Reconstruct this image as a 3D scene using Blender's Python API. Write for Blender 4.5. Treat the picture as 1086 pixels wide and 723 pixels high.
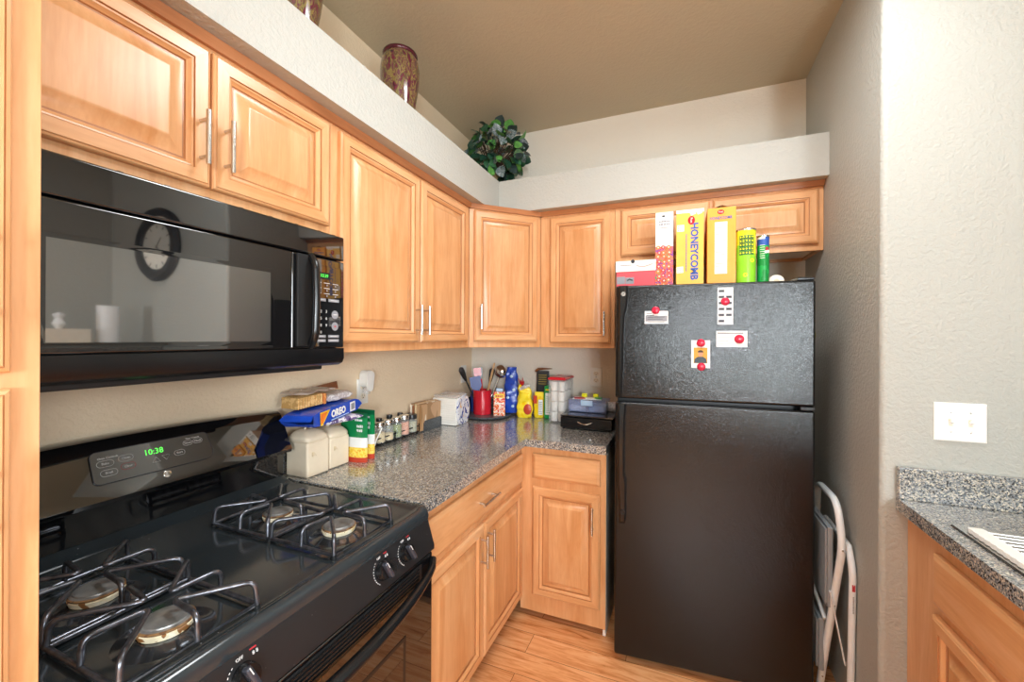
import bpy, bmesh, math, random
from mathutils import Vector, Matrix, Euler, noise

for o in list(bpy.data.objects):
    bpy.data.objects.remove(o)
sc = bpy.context.scene
COL = sc.collection
R = math.radians
random.seed(7)

# ------------------------------------------------------------------ camera
cam_d = bpy.data.cameras.new('camera')
cam = bpy.data.objects.new('camera', cam_d)
COL.objects.link(cam)
cam_d.sensor_width = 36
cam_d.lens = 438.42 / 1086 * 36
cam_d.shift_x = -0.8 / 1086
cam_d.shift_y = -3.2 / 1086
cam_d.clip_start = 0.02
cam.matrix_world = (Matrix.Translation((1.3743, 0, 1.4188)) @ Matrix.Rotation(0.3891, 4, 'Z')
                    @ Matrix.Rotation(R(90), 4, 'X') @ Matrix.Rotation(0.0051, 4, 'Z'))
sc.camera = cam

# ------------------------------------------------------------------ exposure, world, lights
sc.view_settings.view_transform = 'Standard'
sc.view_settings.look = 'None'
sc.view_settings.gamma = 1
sc.view_settings.use_curve_mapping = False
sc.view_settings.exposure = 0.34
sc.cycles.use_denoising = True
sc.cycles.max_bounces = 10
sc.cycles.diffuse_bounces = 6
sc.cycles.glossy_bounces = 5
sc.cycles.transmission_bounces = 8
sc.cycles.caustics_reflective = False
sc.cycles.caustics_refractive = False
sc.cycles.sample_clamp_indirect = 6

world = bpy.data.worlds.new('sky')
sc.world = world
world.use_nodes = True
bg = world.node_tree.nodes['Background']
bg.inputs[0].default_value = (0.75, 0.87, 1.0, 1)
bg.inputs[1].default_value = 1.6


def area(name, loc, aim, sx, sy, power, col=(1, 1, 1), spread=180):
    l = bpy.data.lights.new(name, 'AREA')
    l.shape = 'RECTANGLE'
    l.size, l.size_y, l.energy, l.color = sx, sy, power, col
    l.spread = R(spread)
    o = bpy.data.objects.new(name, l)
    COL.objects.link(o)
    o.location = loc
    o.rotation_euler = (Vector(aim) - Vector(loc)).to_track_quat('-Z', 'Y').to_euler()
    return o


area('daylight_patio_window', (2.80, -3.64, 1.50), (2.80, 0, 1.50), 0.66, 1.3, 62, (0.86, 0.95, 1.0))
area('daylight_side_window', (3.38, -2.60, 1.60), (0, -2.60, 1.60), 1.1, 1.3, 66, (0.86, 0.95, 1.0))
area('fill_sink_window', (3.38, -0.55, 1.60), (0, -0.55, 1.60), 1.0, 0.9, 24, (0.86, 0.95, 1.0), 130)  # added window light, fills the left wall under the cabinets
area('fill_left_window', (-0.14, -2.10, 1.60), (3, -2.10, 1.60), 1.7, 1.2, 90, (0.86, 0.95, 1.0))  # added window light, brightens the alcove side wall
area('kitchen_ceiling_lamp', (1.48, 1.22, 2.70), (1.48, 1.22, 0), 1.0, 0.30, 18, (0.88, 0.955, 1.0))
pl = bpy.data.lights.new('fill_bulb', 'POINT')  # added bulb behind the camera: frontal fill and refrigerator highlight
pl.energy, pl.shadow_soft_size, pl.color = 128, 0.22, (0.88, 0.955, 1.0)
plo = bpy.data.objects.new('fill_bulb', pl)
COL.objects.link(plo)
plo.location = (2.70, -2.20, 1.45)


# ------------------------------------------------------------------ materials
def lin(c):
    return tuple((v / 12.92 if v <= 0.04045 else ((v + 0.055) / 1.055) ** 2.4) for v in c)


def hx(h):
    h = h.lstrip('#')
    return lin([int(h[i:i + 2], 16) / 255 for i in (0, 2, 4)])


class NT:
    def __init__(s, name):
        s.m = bpy.data.materials.new(name)
        s.m.use_nodes = True
        s.t = s.m.node_tree
        s.p = s.t.nodes['Principled BSDF']

    def n(s, typ, **kw):
        nd = s.t.nodes.new(typ)
        for k, v in kw.items():
            setattr(nd, k, v)
        return nd

    def l(s, a, b):
        s.t.links.new(a, b)

    def coords(s, scale=(1, 1, 1), rnd=True):
        tc = s.n('ShaderNodeTexCoord')
        mp = s.n('ShaderNodeMapping')
        mp.inputs['Scale'].default_value = scale
        s.l(tc.outputs['Object'], mp.inputs['Vector'])
        if rnd:
            oi = s.n('ShaderNodeObjectInfo')
            mu = s.n('ShaderNodeMath', operation='MULTIPLY')
            mu.inputs[1].default_value = 37.0
            s.l(oi.outputs['Random'], mu.inputs[0])
            cb = s.n('ShaderNodeCombineXYZ')
            s.l(mu.outputs[0], cb.inputs[0]); s.l(mu.outputs[0], cb.inputs[1]); s.l(mu.outputs[0], cb.inputs[2])
            s.l(cb.outputs[0], mp.inputs['Location'])
        return mp.outputs['Vector']

    def noise(s, vec, scale, detail=4, rough=0.5, dist=0.0):
        nd = s.n('ShaderNodeTexNoise')
        nd.inputs['Scale'].default_value = scale
        nd.inputs['Detail'].default_value = detail
        nd.inputs['Roughness'].default_value = rough
        nd.inputs['Distortion'].default_value = dist
        s.l(vec, nd.inputs['Vector'])
        return nd.outputs['Fac']

    def ramp(s, fac, stops, interp='LINEAR'):
        r = s.n('ShaderNodeValToRGB')
        r.color_ramp.interpolation = interp
        el = r.color_ramp.elements
        while len(el) < len(stops):
            el.new(0.5)
        for e, (p, c) in zip(el, stops):
            e.position = p
            e.color = (*c, 1)
        s.l(fac, r.inputs[0])
        return r.outputs[0]

    def bump(s, h, strength, dist=0.002):
        b = s.n('ShaderNodeBump')
        b.inputs['Strength'].default_value = strength
        b.inputs['Distance'].default_value = dist
        s.l(h, b.inputs['Height'])
        s.l(b.outputs[0], s.p.inputs['Normal'])

    def set(s, **kw):
        names = dict(color='Base Color', rough='Roughness', metal='Metallic', trans='Transmission Weight', ior='IOR',
                     coat='Coat Weight', coatr='Coat Roughness', spec='Specular IOR Level', alpha='Alpha',
                     emit='Emission Color', es='Emission Strength', sss='Subsurface Weight')
        for k, v in kw.items():
            i = s.p.inputs[names[k]]
            if k in ('color', 'emit'):
                i.default_value = (*v, 1)
            else:
                i.default_value = v
        return s


def plain(name, col, rough=0.5, var=0.06, scale=30, bump=0.0, bscale=200, **kw):
    """procedural plain colour with a soft noise variation"""
    t = NT(name)
    v = t.coords()
    c = hx(col) if isinstance(col, str) else col
    f = t.noise(v, scale, 3)
    a = tuple(max(0, x * (1 - var)) for x in c)
    b = tuple(min(1, x * (1 + var)) for x in c)
    t.l(t.ramp(f, [(0.3, a), (0.7, b)]), t.p.inputs['Base Color'])
    t.set(rough=rough, **kw)
    if bump:
        t.bump(t.noise(v, bscale, 3), bump)
    return t.m


def wood(name, grain, staves=False, base=('#DDA674', '#CE9059', '#E5B587'), rough=0.33):
    t = NT(name)
    sc_ = (9, 9, 0.9) if grain == 'v' else (0.9, 0.9, 9)
    v = t.coords(sc_)
    f1 = t.noise(v, 1.6, 5, 0.55, 1.2)
    f2 = t.noise(v, 14, 3, 0.6, 0.3)
    c1 = t.ramp(f1, [(0.25, hx(base[1])), (0.5, hx(base[0])), (0.75, hx(base[2]))])
    mx = t.n('ShaderNodeMix', data_type='RGBA', blend_type='MULTIPLY')
    mx.inputs['Factor'].default_value = 0.35
    t.l(c1, mx.inputs['A'])
    t.l(t.ramp(f2, [(0.3, (0.78, 0.66, 0.52)), (0.65, (1, 1, 1))]), mx.inputs['B'])
    out = mx.outputs['Result']
    # soft blotches
    vb = t.coords((1, 1, 1))
    fb = t.noise(vb, 5, 3, 0.6)
    m3 = t.n('ShaderNodeMix', data_type='RGBA', blend_type='MULTIPLY')
    m3.inputs['Factor'].default_value = 0.4
    t.l(out, m3.inputs['A'])
    t.l(t.ramp(fb, [(0.3, (0.84, 0.76, 0.68)), (0.62, (1, 1, 1))]), m3.inputs['B'])
    out = m3.outputs['Result']
    if staves:
        tc = t.n('ShaderNodeTexCoord')
        sp = t.n('ShaderNodeSeparateXYZ')
        t.l(tc.outputs['Object'], sp.inputs[0])
        ad = t.n('ShaderNodeMath', operation='ADD')
        t.l(sp.outputs[0], ad.inputs[0]); t.l(sp.outputs[1], ad.inputs[1])
        dv = t.n('ShaderNodeMath', operation='DIVIDE'); dv.inputs[1].default_value = 0.071
        t.l(ad.outputs[0], dv.inputs[0])
        fl = t.n('ShaderNodeMath', operation='FLOOR'); t.l(dv.outputs[0], fl.inputs[0])
        wn = t.n('ShaderNodeTexWhiteNoise', noise_dimensions='1D')
        t.l(fl.outputs[0], wn.inputs['W'])
        m4 = t.n('ShaderNodeMix', data_type='RGBA', blend_type='MULTIPLY')
        m4.inputs['Factor'].default_value = 0.45
        t.l(out, m4.inputs['A'])
        t.l(t.ramp(wn.outputs['Value'], [(0.0, (0.86, 0.78, 0.68)), (1.0, (1, 1, 1))]), m4.inputs['B'])
        out = m4.outputs['Result']
    t.l(out, t.p.inputs['Base Color'])
    t.set(rough=rough, coat=0.25, coatr=0.25)
    t.bump(f2, 0.05, 0.001)
    return t.m


def wall_mat(name, col, scale=75, strength=0.35, rough=0.55):
    t = NT(name)
    v = t.coords((1, 1, 1), False)
    f = t.noise(v, 3, 3)
    c = hx(col)
    t.l(t.ramp(f, [(0.3, tuple(x * 0.97 for x in c)), (0.7, c)]), t.p.inputs['Base Color'])
    h = t.noise(v, scale, 3, 0.55, 0.4)
    h2 = t.ramp(h, [(0.38, (0, 0, 0)), (0.62, (1, 1, 1))])
    t.bump(h2, strength, 0.003)
    t.set(rough=rough, spec=0.35)
    return t.m


def granite(name):
    t = NT(name)
    v = t.coords((1, 1, 1), False)
    vo = t.n('ShaderNodeTexVoronoi')
    vo.inputs['Scale'].default_value = 290
    t.l(v, vo.inputs['Vector'])
    sp = t.n('ShaderNodeSeparateXYZ')
    t.l(vo.outputs['Color'], sp.inputs[0])
    c1 = t.ramp(sp.outputs[0], [(0.0, hx('#34383C')), (0.18, hx('#6E7478')), (0.42, hx('#97999A')), (0.68, hx('#B4AEA2')), (0.86, hx('#D6CCBA'))], 'CONSTANT')
    f = t.noise(v, 90, 3)
    mx = t.n('ShaderNodeMix', data_type='RGBA', blend_type='MULTIPLY')
    mx.inputs['Factor'].default_value = 0.8
    t.l(c1, mx.inputs['A'])
    t.l(t.ramp(f, [(0.35, (0.62, 0.63, 0.65)), (0.6, (1, 1, 1))]), mx.inputs['B'])
    t.l(mx.outputs['Result'], t.p.inputs['Base Color'])
    t.set(rough=0.24, ior=1.9, coat=0.6, coatr=0.08)
    return t.m


def floor_mat():
    t = NT('floor_planks')
    v = t.coords((1, 1, 1), False)
    br = t.n('ShaderNodeTexBrick')
    br.offset = 0.37
    br.inputs['Scale'].default_value = 1
    br.inputs['Brick Width'].default_value = 1.15
    br.inputs['Row Height'].default_value = 0.125
    br.inputs['Mortar Size'].default_value = 0.0012
    br.inputs['Mortar Smooth'].default_value = 0.1
    br.inputs['Color1'].default_value = (0, 0, 0, 1)
    br.inputs['Color2'].default_value = (1, 1, 1, 1)
    br.inputs['Mortar'].default_value = (0.5, 0.5, 0.5, 1)
    t.l(v, br.inputs['Vector'])
    mp = t.n('ShaderNodeMapping')
    mp.inputs['Scale'].default_value = (1.9, 17, 1)
    t.l(v, mp.inputs['Vector'])
    # shift the grain from plank to plank
    ad = t.n('ShaderNodeVectorMath', operation='ADD')
    t.l(mp.outputs[0], ad.inputs[0])
    sc3 = t.n('ShaderNodeVectorMath', operation='SCALE'); sc3.inputs['Scale'].default_value = 9
    t.l(br.outputs['Color'], sc3.inputs[0]); t.l(sc3.outputs[0], ad.inputs[1])
    f = t.noise(ad.outputs[0], 2.2, 6, 0.62, 1.1)
    c = t.ramp(f, [(0.27, hx('#9C5C30')), (0.38, hx('#D8925A')), (0.54, hx('#F0B27C')), (0.75, hx('#F8C99A'))])
    mx = t.n('ShaderNodeMix', data_type='RGBA', blend_type='MULTIPLY')
    mx.inputs['Factor'].default_value = 1
    t.l(c, mx.inputs['A'])
    t.l(t.ramp(br.outputs['Fac'], [(0.0, (1, 1, 1)), (1.0, (0.3, 0.2, 0.13))]), mx.inputs['B'])
    m2 = t.n('ShaderNodeMix', data_type='RGBA', blend_type='MULTIPLY')
    m2.inputs['Factor'].default_value = 0.5
    t.l(mx.outputs['Result'], m2.inputs['A'])
    t.l(t.ramp(br.outputs['Color'], [(0.0, (0.78, 0.70, 0.62)), (1.0, (1, 1, 1))]), m2.inputs['B'])
    t.l(m2.outputs['Result'], t.p.inputs['Base Color'])
    t.set(rough=0.25, coat=0.3, coatr=0.15)
    t.bump(f, 0.06, 0.002)
    return t.m


def fridge_mat():
    t = NT('pebbled_black')
    v = t.coords((1, 1, 1), False)
    h = t.noise(v, 85, 4, 0.7, 2.0)
    h2 = t.ramp(h, [(0.36, (0, 0, 0)), (0.64, (1, 1, 1))])
    t.bump(h2, 0.12, 0.0025)
    t.l(t.ramp(t.noise(v, 210, 2, 0.6, 1.0), [(0.35, (0.08,) * 3), (0.62, (0.22,) * 3)]), t.p.inputs['Roughness'])
    t.set(color=hx('#0E0E10'), spec=0.45)
    return t.m


def enamel(name, col, dust=0.25, rough=0.12):
    t = NT(name)
    v = t.coords((1, 1, 1), False)
    vo = t.n('ShaderNodeTexVoronoi')
    vo.inputs['Scale'].default_value = 55
    t.l(v, vo.inputs['Vector'])
    c = hx(col)
    fac = t.ramp(vo.outputs['Distance'], [(0.0, (1, 1, 1)), (0.05, (0.5, 0.5, 0.5)), (0.09, (0, 0, 0))])
    n2 = t.noise(v, 14, 2)
    g = t.ramp(n2, [(0.52, (0, 0, 0)), (0.6, (1, 1, 1))])
    mm = t.n('ShaderNodeMix', data_type='RGBA', blend_type='MULTIPLY')
    mm.inputs['Factor'].default_value = 1
    t.l(fac, mm.inputs['A']); t.l(g, mm.inputs['B'])
    mx = t.n('ShaderNodeMix', data_type='RGBA')
    t.l(mm.outputs['Result'], mx.inputs['Factor'])
    mx.inputs['A'].default_value = (*c, 1)
    mx.inputs['B'].default_value = (dust, dust, dust, 1)
    t.l(mx.outputs['Result'], t.p.inputs['Base Color'])
    r = t.ramp(t.noise(v, 8, 3), [(0.3, (rough, rough, rough)), (0.7, (rough * 1.7, rough * 1.7, rough * 1.7))])
    t.l(r, t.p.inputs['Roughness'])
    t.set(spec=0.6)
    return t.m


def spotted(name, cols, scale, rough=0.3, stretch=(1, 1, 1), **kw):
    t = NT(name)
    v = t.coords(stretch)
    f = t.noise(v, scale, 2, 0.5, 0.6)
    n = len(cols)
    t.l(t.ramp(f, [(0.28 + 0.44 * i / max(1, n - 1), hx(c)) for i, c in enumerate(cols)], 'CONSTANT'), t.p.inputs['Base Color'])
    t.set(rough=rough, **kw)
    return t.m


def glass(name, col=(1, 1, 1), rough=0.03, alpha=0.25):
    """thin-walled clear plastic or glass: mostly see-through with a glossy skin"""
    t = NT(name)
    v = t.coords()
    t.l(t.ramp(t.noise(v, 20, 2), [(0.3, tuple(x * 0.96 for x in col)), (0.7, col)]), t.p.inputs['Base Color'])
    t.set(rough=rough, alpha=alpha, spec=0.8)
    return t.m


def emitter(name, col, strength):
    t = NT(name)
    t.set(color=(0, 0, 0), emit=col, es=strength)
    return t.m


M = {}
M['wood_v'] = wood('maple_vertical', 'v')
M['wood_h'] = wood('maple_horizontal', 'h')
M['wood_p'] = wood('maple_panel', 'v', True)
M['wood_groove'] = wood('maple_groove_dark', 'v', False, ('#B47A4C', '#9C643A', '#BE8658'))  # darker brown maple tone for the groove rings of the doors
M['wood_shade'] = wood('maple_shade', 'h', False, ('#B97C50', '#9F6640', '#C78A5E'))  # maple darkened to paint in the shade below the soffit
M['wood_side'] = wood('maple_veneer', 'v', False, ('#D8A87B', '#CD996A', '#E0B48A'))
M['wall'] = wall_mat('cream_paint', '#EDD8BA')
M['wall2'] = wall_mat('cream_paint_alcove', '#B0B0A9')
M['wallb'] = wall_mat('cream_paint_back', '#E6DFD2')
M['taupe'] = wall_mat('taupe_unseen_wall', '#615C52')  # unseen wall kept dark to dim its reflection in the refrigerator
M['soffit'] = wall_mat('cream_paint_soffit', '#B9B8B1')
M['ceil'] = wall_mat('tan_ceiling_paint', '#BDB29A', 60, 0.25)
M['granite'] = granite('speckled_laminate')
M['floor'] = floor_mat()
M['fridge'] = fridge_mat()
M['black'] = plain('black_plastic', '#131416', 0.22, 0.1)
M['blackm'] = plain('black_matte_plastic', '#17181A', 0.45, 0.1)
M['gloss'] = plain('black_gloss_glass', '#0E0E10', 0.03, 0.05, ior=1.9, spec=0.6)
M['mglass'] = plain('microwave_window_glass', '#2A2C2E', 0.03, 0.05, ior=2.6, spec=0.75, coat=0.6, coatr=0.02)
M['enamel'] = enamel('black_enamel', '#2C3236', 0.5, 0.10)
M['enamelp'] = enamel('brown_black_enamel', '#1F1F21', rough=0.24)
M['steel'] = plain('brushed_steel', '#D2D0CC', 0.24, 0.08, metal=1.0)
M['chrome'] = plain('chrome', '#D8D8D8', 0.12, 0.04, metal=1.0)
M['iron'] = plain('grate_iron', '#6A6C74', 0.28, 0.45, 60, metal=0.85)
M['cap'] = plain('burner_cap', '#8B8B8A', 0.32, 0.22, 60, metal=0.4)
M['brass'] = spotted('burner_ring', ['#8A5E34', '#E9DDBE', '#EFE6CF', '#D9C08C', '#EDE2C6'], 30, 0.4)
M['white'] = plain('white_plastic', '#EFEDE8', 0.35, 0.03)
M['offwhite'] = plain('ivory_plastic', '#E8DDCB', 0.4, 0.04)
M['paper'] = plain('paper_white', '#ECECEC', 0.7, 0.03)
M['print'] = plain('grey_print', '#8D8E94', 0.7, 0.05)
M['dark'] = plain('dark_print', '#2B2C33', 0.6, 0.05)
M['red'] = plain('red_plastic', '#C8202C', 0.25, 0.05)
M['magnet'] = plain('magnet_red', '#C21C3E', 0.18, 0.05)
M['whiteprint'] = plain('white_print', '#DADADA', 0.5, 0.03)
M['redprint'] = plain('red_print', '#B8303A', 0.5, 0.03)
M['green_led'] = emitter('green_led', (0.12, 1.0, 0.10), 1.3)
M['tan'] = plain('canister_ceramic', '#E4D4BC', 0.3, 0.03)
M['tanp'] = plain('canister_relief', '#D2BE9C', 0.4, 0.05)
M['blue'] = plain('blue_wrapper', '#1F49B8', 0.22, 0.12, 25, bump=0.3, bscale=60)
M['cyan'] = plain('pale_blue_wrapper', '#B5D3F2', 0.4, 0.05)
M['yellow'] = plain('yellow_print', '#F2C51F', 0.4, 0.05)
M['orange'] = plain('orange_print', '#E2762B', 0.4, 0.15)
M['bread'] = spotted('bread_slices', ['#C79A5B', '#E0B87C', '#D9A55F'], 60, 0.7)
M['crust'] = spotted('bread_crust', ['#C9763A', '#E6A25C', '#EFC08A'], 70, 0.6)
M['film'] = glass('clear_film', (0.9, 0.9, 0.9), 0.12, 0.35)
M['clear'] = glass('clear_plastic', (0.85, 0.87, 0.9), 0.06, 0.16)
M['jar'] = glass('jar_glass', (0.75, 0.78, 0.8), 0.03, 0.22)
M['bluetrans'] = glass('blue_clear_plastic', (0.36, 0.44, 0.72), 0.08, 0.40)
M['bagfilm'] = glass('bag_film', (0.62, 0.5, 0.42), 0.15, 0.75)
M['purple'] = spotted('purple_white_wrapper', ['#3B2F55', '#6B5A88', '#E5E1E6', '#D9D4DD', '#B48C8C'], 45, 0.35)
M['bagbrown'] = plain('brown_bag', '#8F5A3B', 0.35, 0.2)
M['foil'] = spotted('crumpled_wrapper', ['#D8D2D0', '#B9AFAE', '#E6E1DE', '#A77F76'], 60, 0.3)
M['green'] = plain('green_pouch', '#11834A', 0.3, 0.08)
M['dgreen'] = plain('dark_green_pouch', '#0C5E3A', 0.3, 0.08)
M['food'] = spotted('food_print', ['#F0C63A', '#F6DD6A', '#E9A92C', '#F8E9A8'], 80, 0.4)
M['herb'] = spotted('dried_herb', ['#6F7F3A', '#93A04F', '#B5B876'], 200, 0.8)
M['salt'] = spotted('pink_salt', ['#D98D6A', '#E6A585', '#C87A57'], 200, 0.8)
M['sand'] = spotted('tan_spice', ['#D9C08A', '#E6D2A2', '#C4A66C'], 200, 0.8)
M['sage'] = spotted('grey_green_spice', ['#A3A284', '#BDBB9C', '#8C8B6A'], 200, 0.8)
M['kraft'] = spotted('kraft_packet', ['#A07850', '#BE9670', '#E6D8C4', '#C8A27A', '#B48A62'], 9, 0.35, (1, 1, 0.3))
M['kraftl'] = plain('kraft_light', '#D8BC94', 0.4, 0.1)
M['slate'] = spotted('dark_speckled_plastic', ['#3D4044', '#5A5E62', '#2C2E31', '#7C8084'], 160, 0.35)
M['napkin'] = plain('napkin_paper', '#F3F0EA', 0.8, 0.02)
M['napprint'] = spotted('napkin_wrapper', ['#F1F1F4', '#3A4C9A', '#E8E8EE', '#D6D8E6', '#E8B060', '#5A5570'], 28, 0.2, (1, 1, 0.6))
M['bluep'] = plain('blue_silicone', '#27408F', 0.35, 0.06)
M['ablack'] = plain('utensil_black', '#1E2024', 0.3, 0.06)
M['woodsp'] = plain('spoon_wood', '#C39A6B', 0.6, 0.12)
M['redcr'] = plain('crock_red', '#D22838', 0.15, 0.04, coat=0.4)
M['crackers'] = spotted('cracker_box_print', ['#E1241E', '#F5EBD8', '#F0731F', '#E1241E', '#F6C235'], 55, 0.4)
M['yelbag'] = spotted('yellow_bag_print', ['#F4D21B', '#F8DE3C', '#F2CC14', '#E9B70F'], 22, 0.22)
M['bagknot'] = plain('red_tie', '#C32630', 0.3, 0.1)
M['tomato'] = spotted('tomato_print', ['#C6452E', '#E2805A'], 60, 0.3)
M['goldstripe'] = plain('gold_print', '#B7A64A', 0.4, 0.05)
M['char'] = plain('charcoal_pouch', '#34363A', 0.35, 0.1)
M['brown'] = plain('brown_clip', '#8C5530', 0.5, 0.2)
M['grnbox'] = plain('green_carton', '#1E9A4E', 0.35, 0.05)
M['cookie'] = spotted('candy_print', ['#3E9B5A', '#D8502F', '#F07A55', '#7C3E8E', '#E9604A', '#59A6D8', '#E85A3C'], 42, 0.4)
M['cerealy'] = plain('cereal_box_yellow', '#F7B850', 0.35, 0.03)
M['cerealo'] = plain('cereal_box_amber', '#F2A03C', 0.35, 0.03)
M['palewhite'] = plain('box_white_print', '#F4EFE6', 0.4, 0.03)
M['bluel'] = plain('letter_blue', '#2C56A8', 0.4, 0.03)
M['lime'] = plain('tube_lime', '#8ED52F', 0.25, 0.03)
M['limey'] = plain('tube_yellow', '#E3E62B', 0.25, 0.03)
M['cangreen'] = spotted('can_green_print', ['#138A3C', '#1FA34C', '#0E7433'], 25, 0.25)
M['olive'] = plain('olive_note', '#A9A83A', 0.7, 0.05)
M['cardboard'] = plain('cardboard', '#A98B68', 0.8, 0.08)
M['redbox'] = plain('salmon_box', '#D9525C', 0.45, 0.03)
M['ladw'] = plain('ladder_white', '#E6EAEE', 0.3, 0.03)
M['ladg'] = plain('ladder_grey', '#8A9096', 0.4, 0.05)
M['leaf1'] = plain('leaf_dark', '#1E4030', 0.35, 0.3, 60)
M['leaf2'] = plain('leaf_mid', '#3A6644', 0.35, 0.3, 60)
M['leaf3'] = spotted('leaf_silver', ['#3D5A50', '#8C9698', '#55696A', '#A9ADB4', '#4A5E55'], 70, 0.35)
M['leaf4'] = plain('leaf_bright', '#5A9448', 0.35, 0.2, 60)
M['leaf5'] = plain('leaf_purple', '#2C3A38', 0.35, 0.3, 60)
M['stem'] = plain('stem_brown', '#4A3426', 0.7, 0.2)
M['pot'] = plain('wicker_pot', '#B89A6C', 0.7, 0.2, 90)
M['sidegrey'] = plain('grey_side_panel', '#ECE8E0', 0.3, 0.05)
M['skin'] = plain('portrait_skin', '#C48E6B', 0.6, 0.05)
M['hair'] = plain('portrait_hair', '#3A2C22', 0.6, 0.05)
M['shirt'] = plain('portrait_shirt', '#3E4A52', 0.6, 0.2, 200)
M['amber'] = plain('portrait_backdrop', '#D09A3A', 0.6, 0.1, 60)
M['dome'] = plain('burner_dome', '#6E7278', 0.12, 0.1, metal=0.85)
M['rust'] = spotted('burner_rim', ['#6B4A30', '#8A6844', '#5C4636', '#9A8A74'], 40, 0.45)
M['knobg'] = plain('knob_grip', '#4A4D58', 0.14, 0.1, metal=0.5)
M['vent'] = plain('vent_dark', '#050506', 0.7, 0.05)
M['toe'] = plain('toe_kick', '#5B3A22', 0.7, 0.1)
M['lampg'] = emitter('lamp_diffuser', (1.0, 0.93, 0.82), 4.0)
M['winframe'] = plain('window_frame_white', '#EDEDEA', 0.4, 0.03)
M['reflw'] = plain('clock_face', '#E4E0D5', 0.5, 0.03)


def vase_mat():
    t = NT('marbled_vase')
    v = t.coords((1, 1, 0.42))
    f = t.noise(v, 60, 3, 0.55, 0.6)
    t.l(t.ramp(f, [(0.3, hx('#36202A')), (0.41, hx('#6A1C34')), (0.48, hx('#5A4A34')), (0.55, hx('#8A7640')), (0.60, hx('#5E1C3C')), (0.70, hx('#7C6E40'))]), t.p.inputs['Base Color'])
    t.set(rough=0.12, coat=0.6, coatr=0.06)
    return t.m


M['vase'] = vase_mat()
M['vrim'] = plain('vase_rim', '#4A1520', 0.15, 0.3, 40)


# ------------------------------------------------------------------ mesh builder
def frame(origin, right, up):
    r, u = Vector(right).normalized(), Vector(up).normalized()
    n = r.cross(u)
    m = Matrix((r, u, n)).transposed().to_4x4()
    m.translation = Vector(origin)
    return m


FONT = None


def scribble(b, w, h, rows, mat, T, seed=1, th=0.0006, fill=0.85):
    """rows of small marks standing for print too small to read; centred on T"""
    r = random.Random(seed)
    rh = h / rows
    for i in range(rows):
        ww = w * r.uniform(fill, 1.0)
        x = -ww / 2
        y = h / 2 - rh * (i + 0.5)
        while x < ww / 2:
            g = min(r.uniform(0.5, 1.3) * rh * 0.8, ww / 2 - x)
            if g < rh * 0.2:
                break
            b.box((x, y - rh * 0.33, 0), (x + g * 0.82, y + rh * 0.33 * r.uniform(0.6, 1), th), mat, T=T)
            x += g


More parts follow.
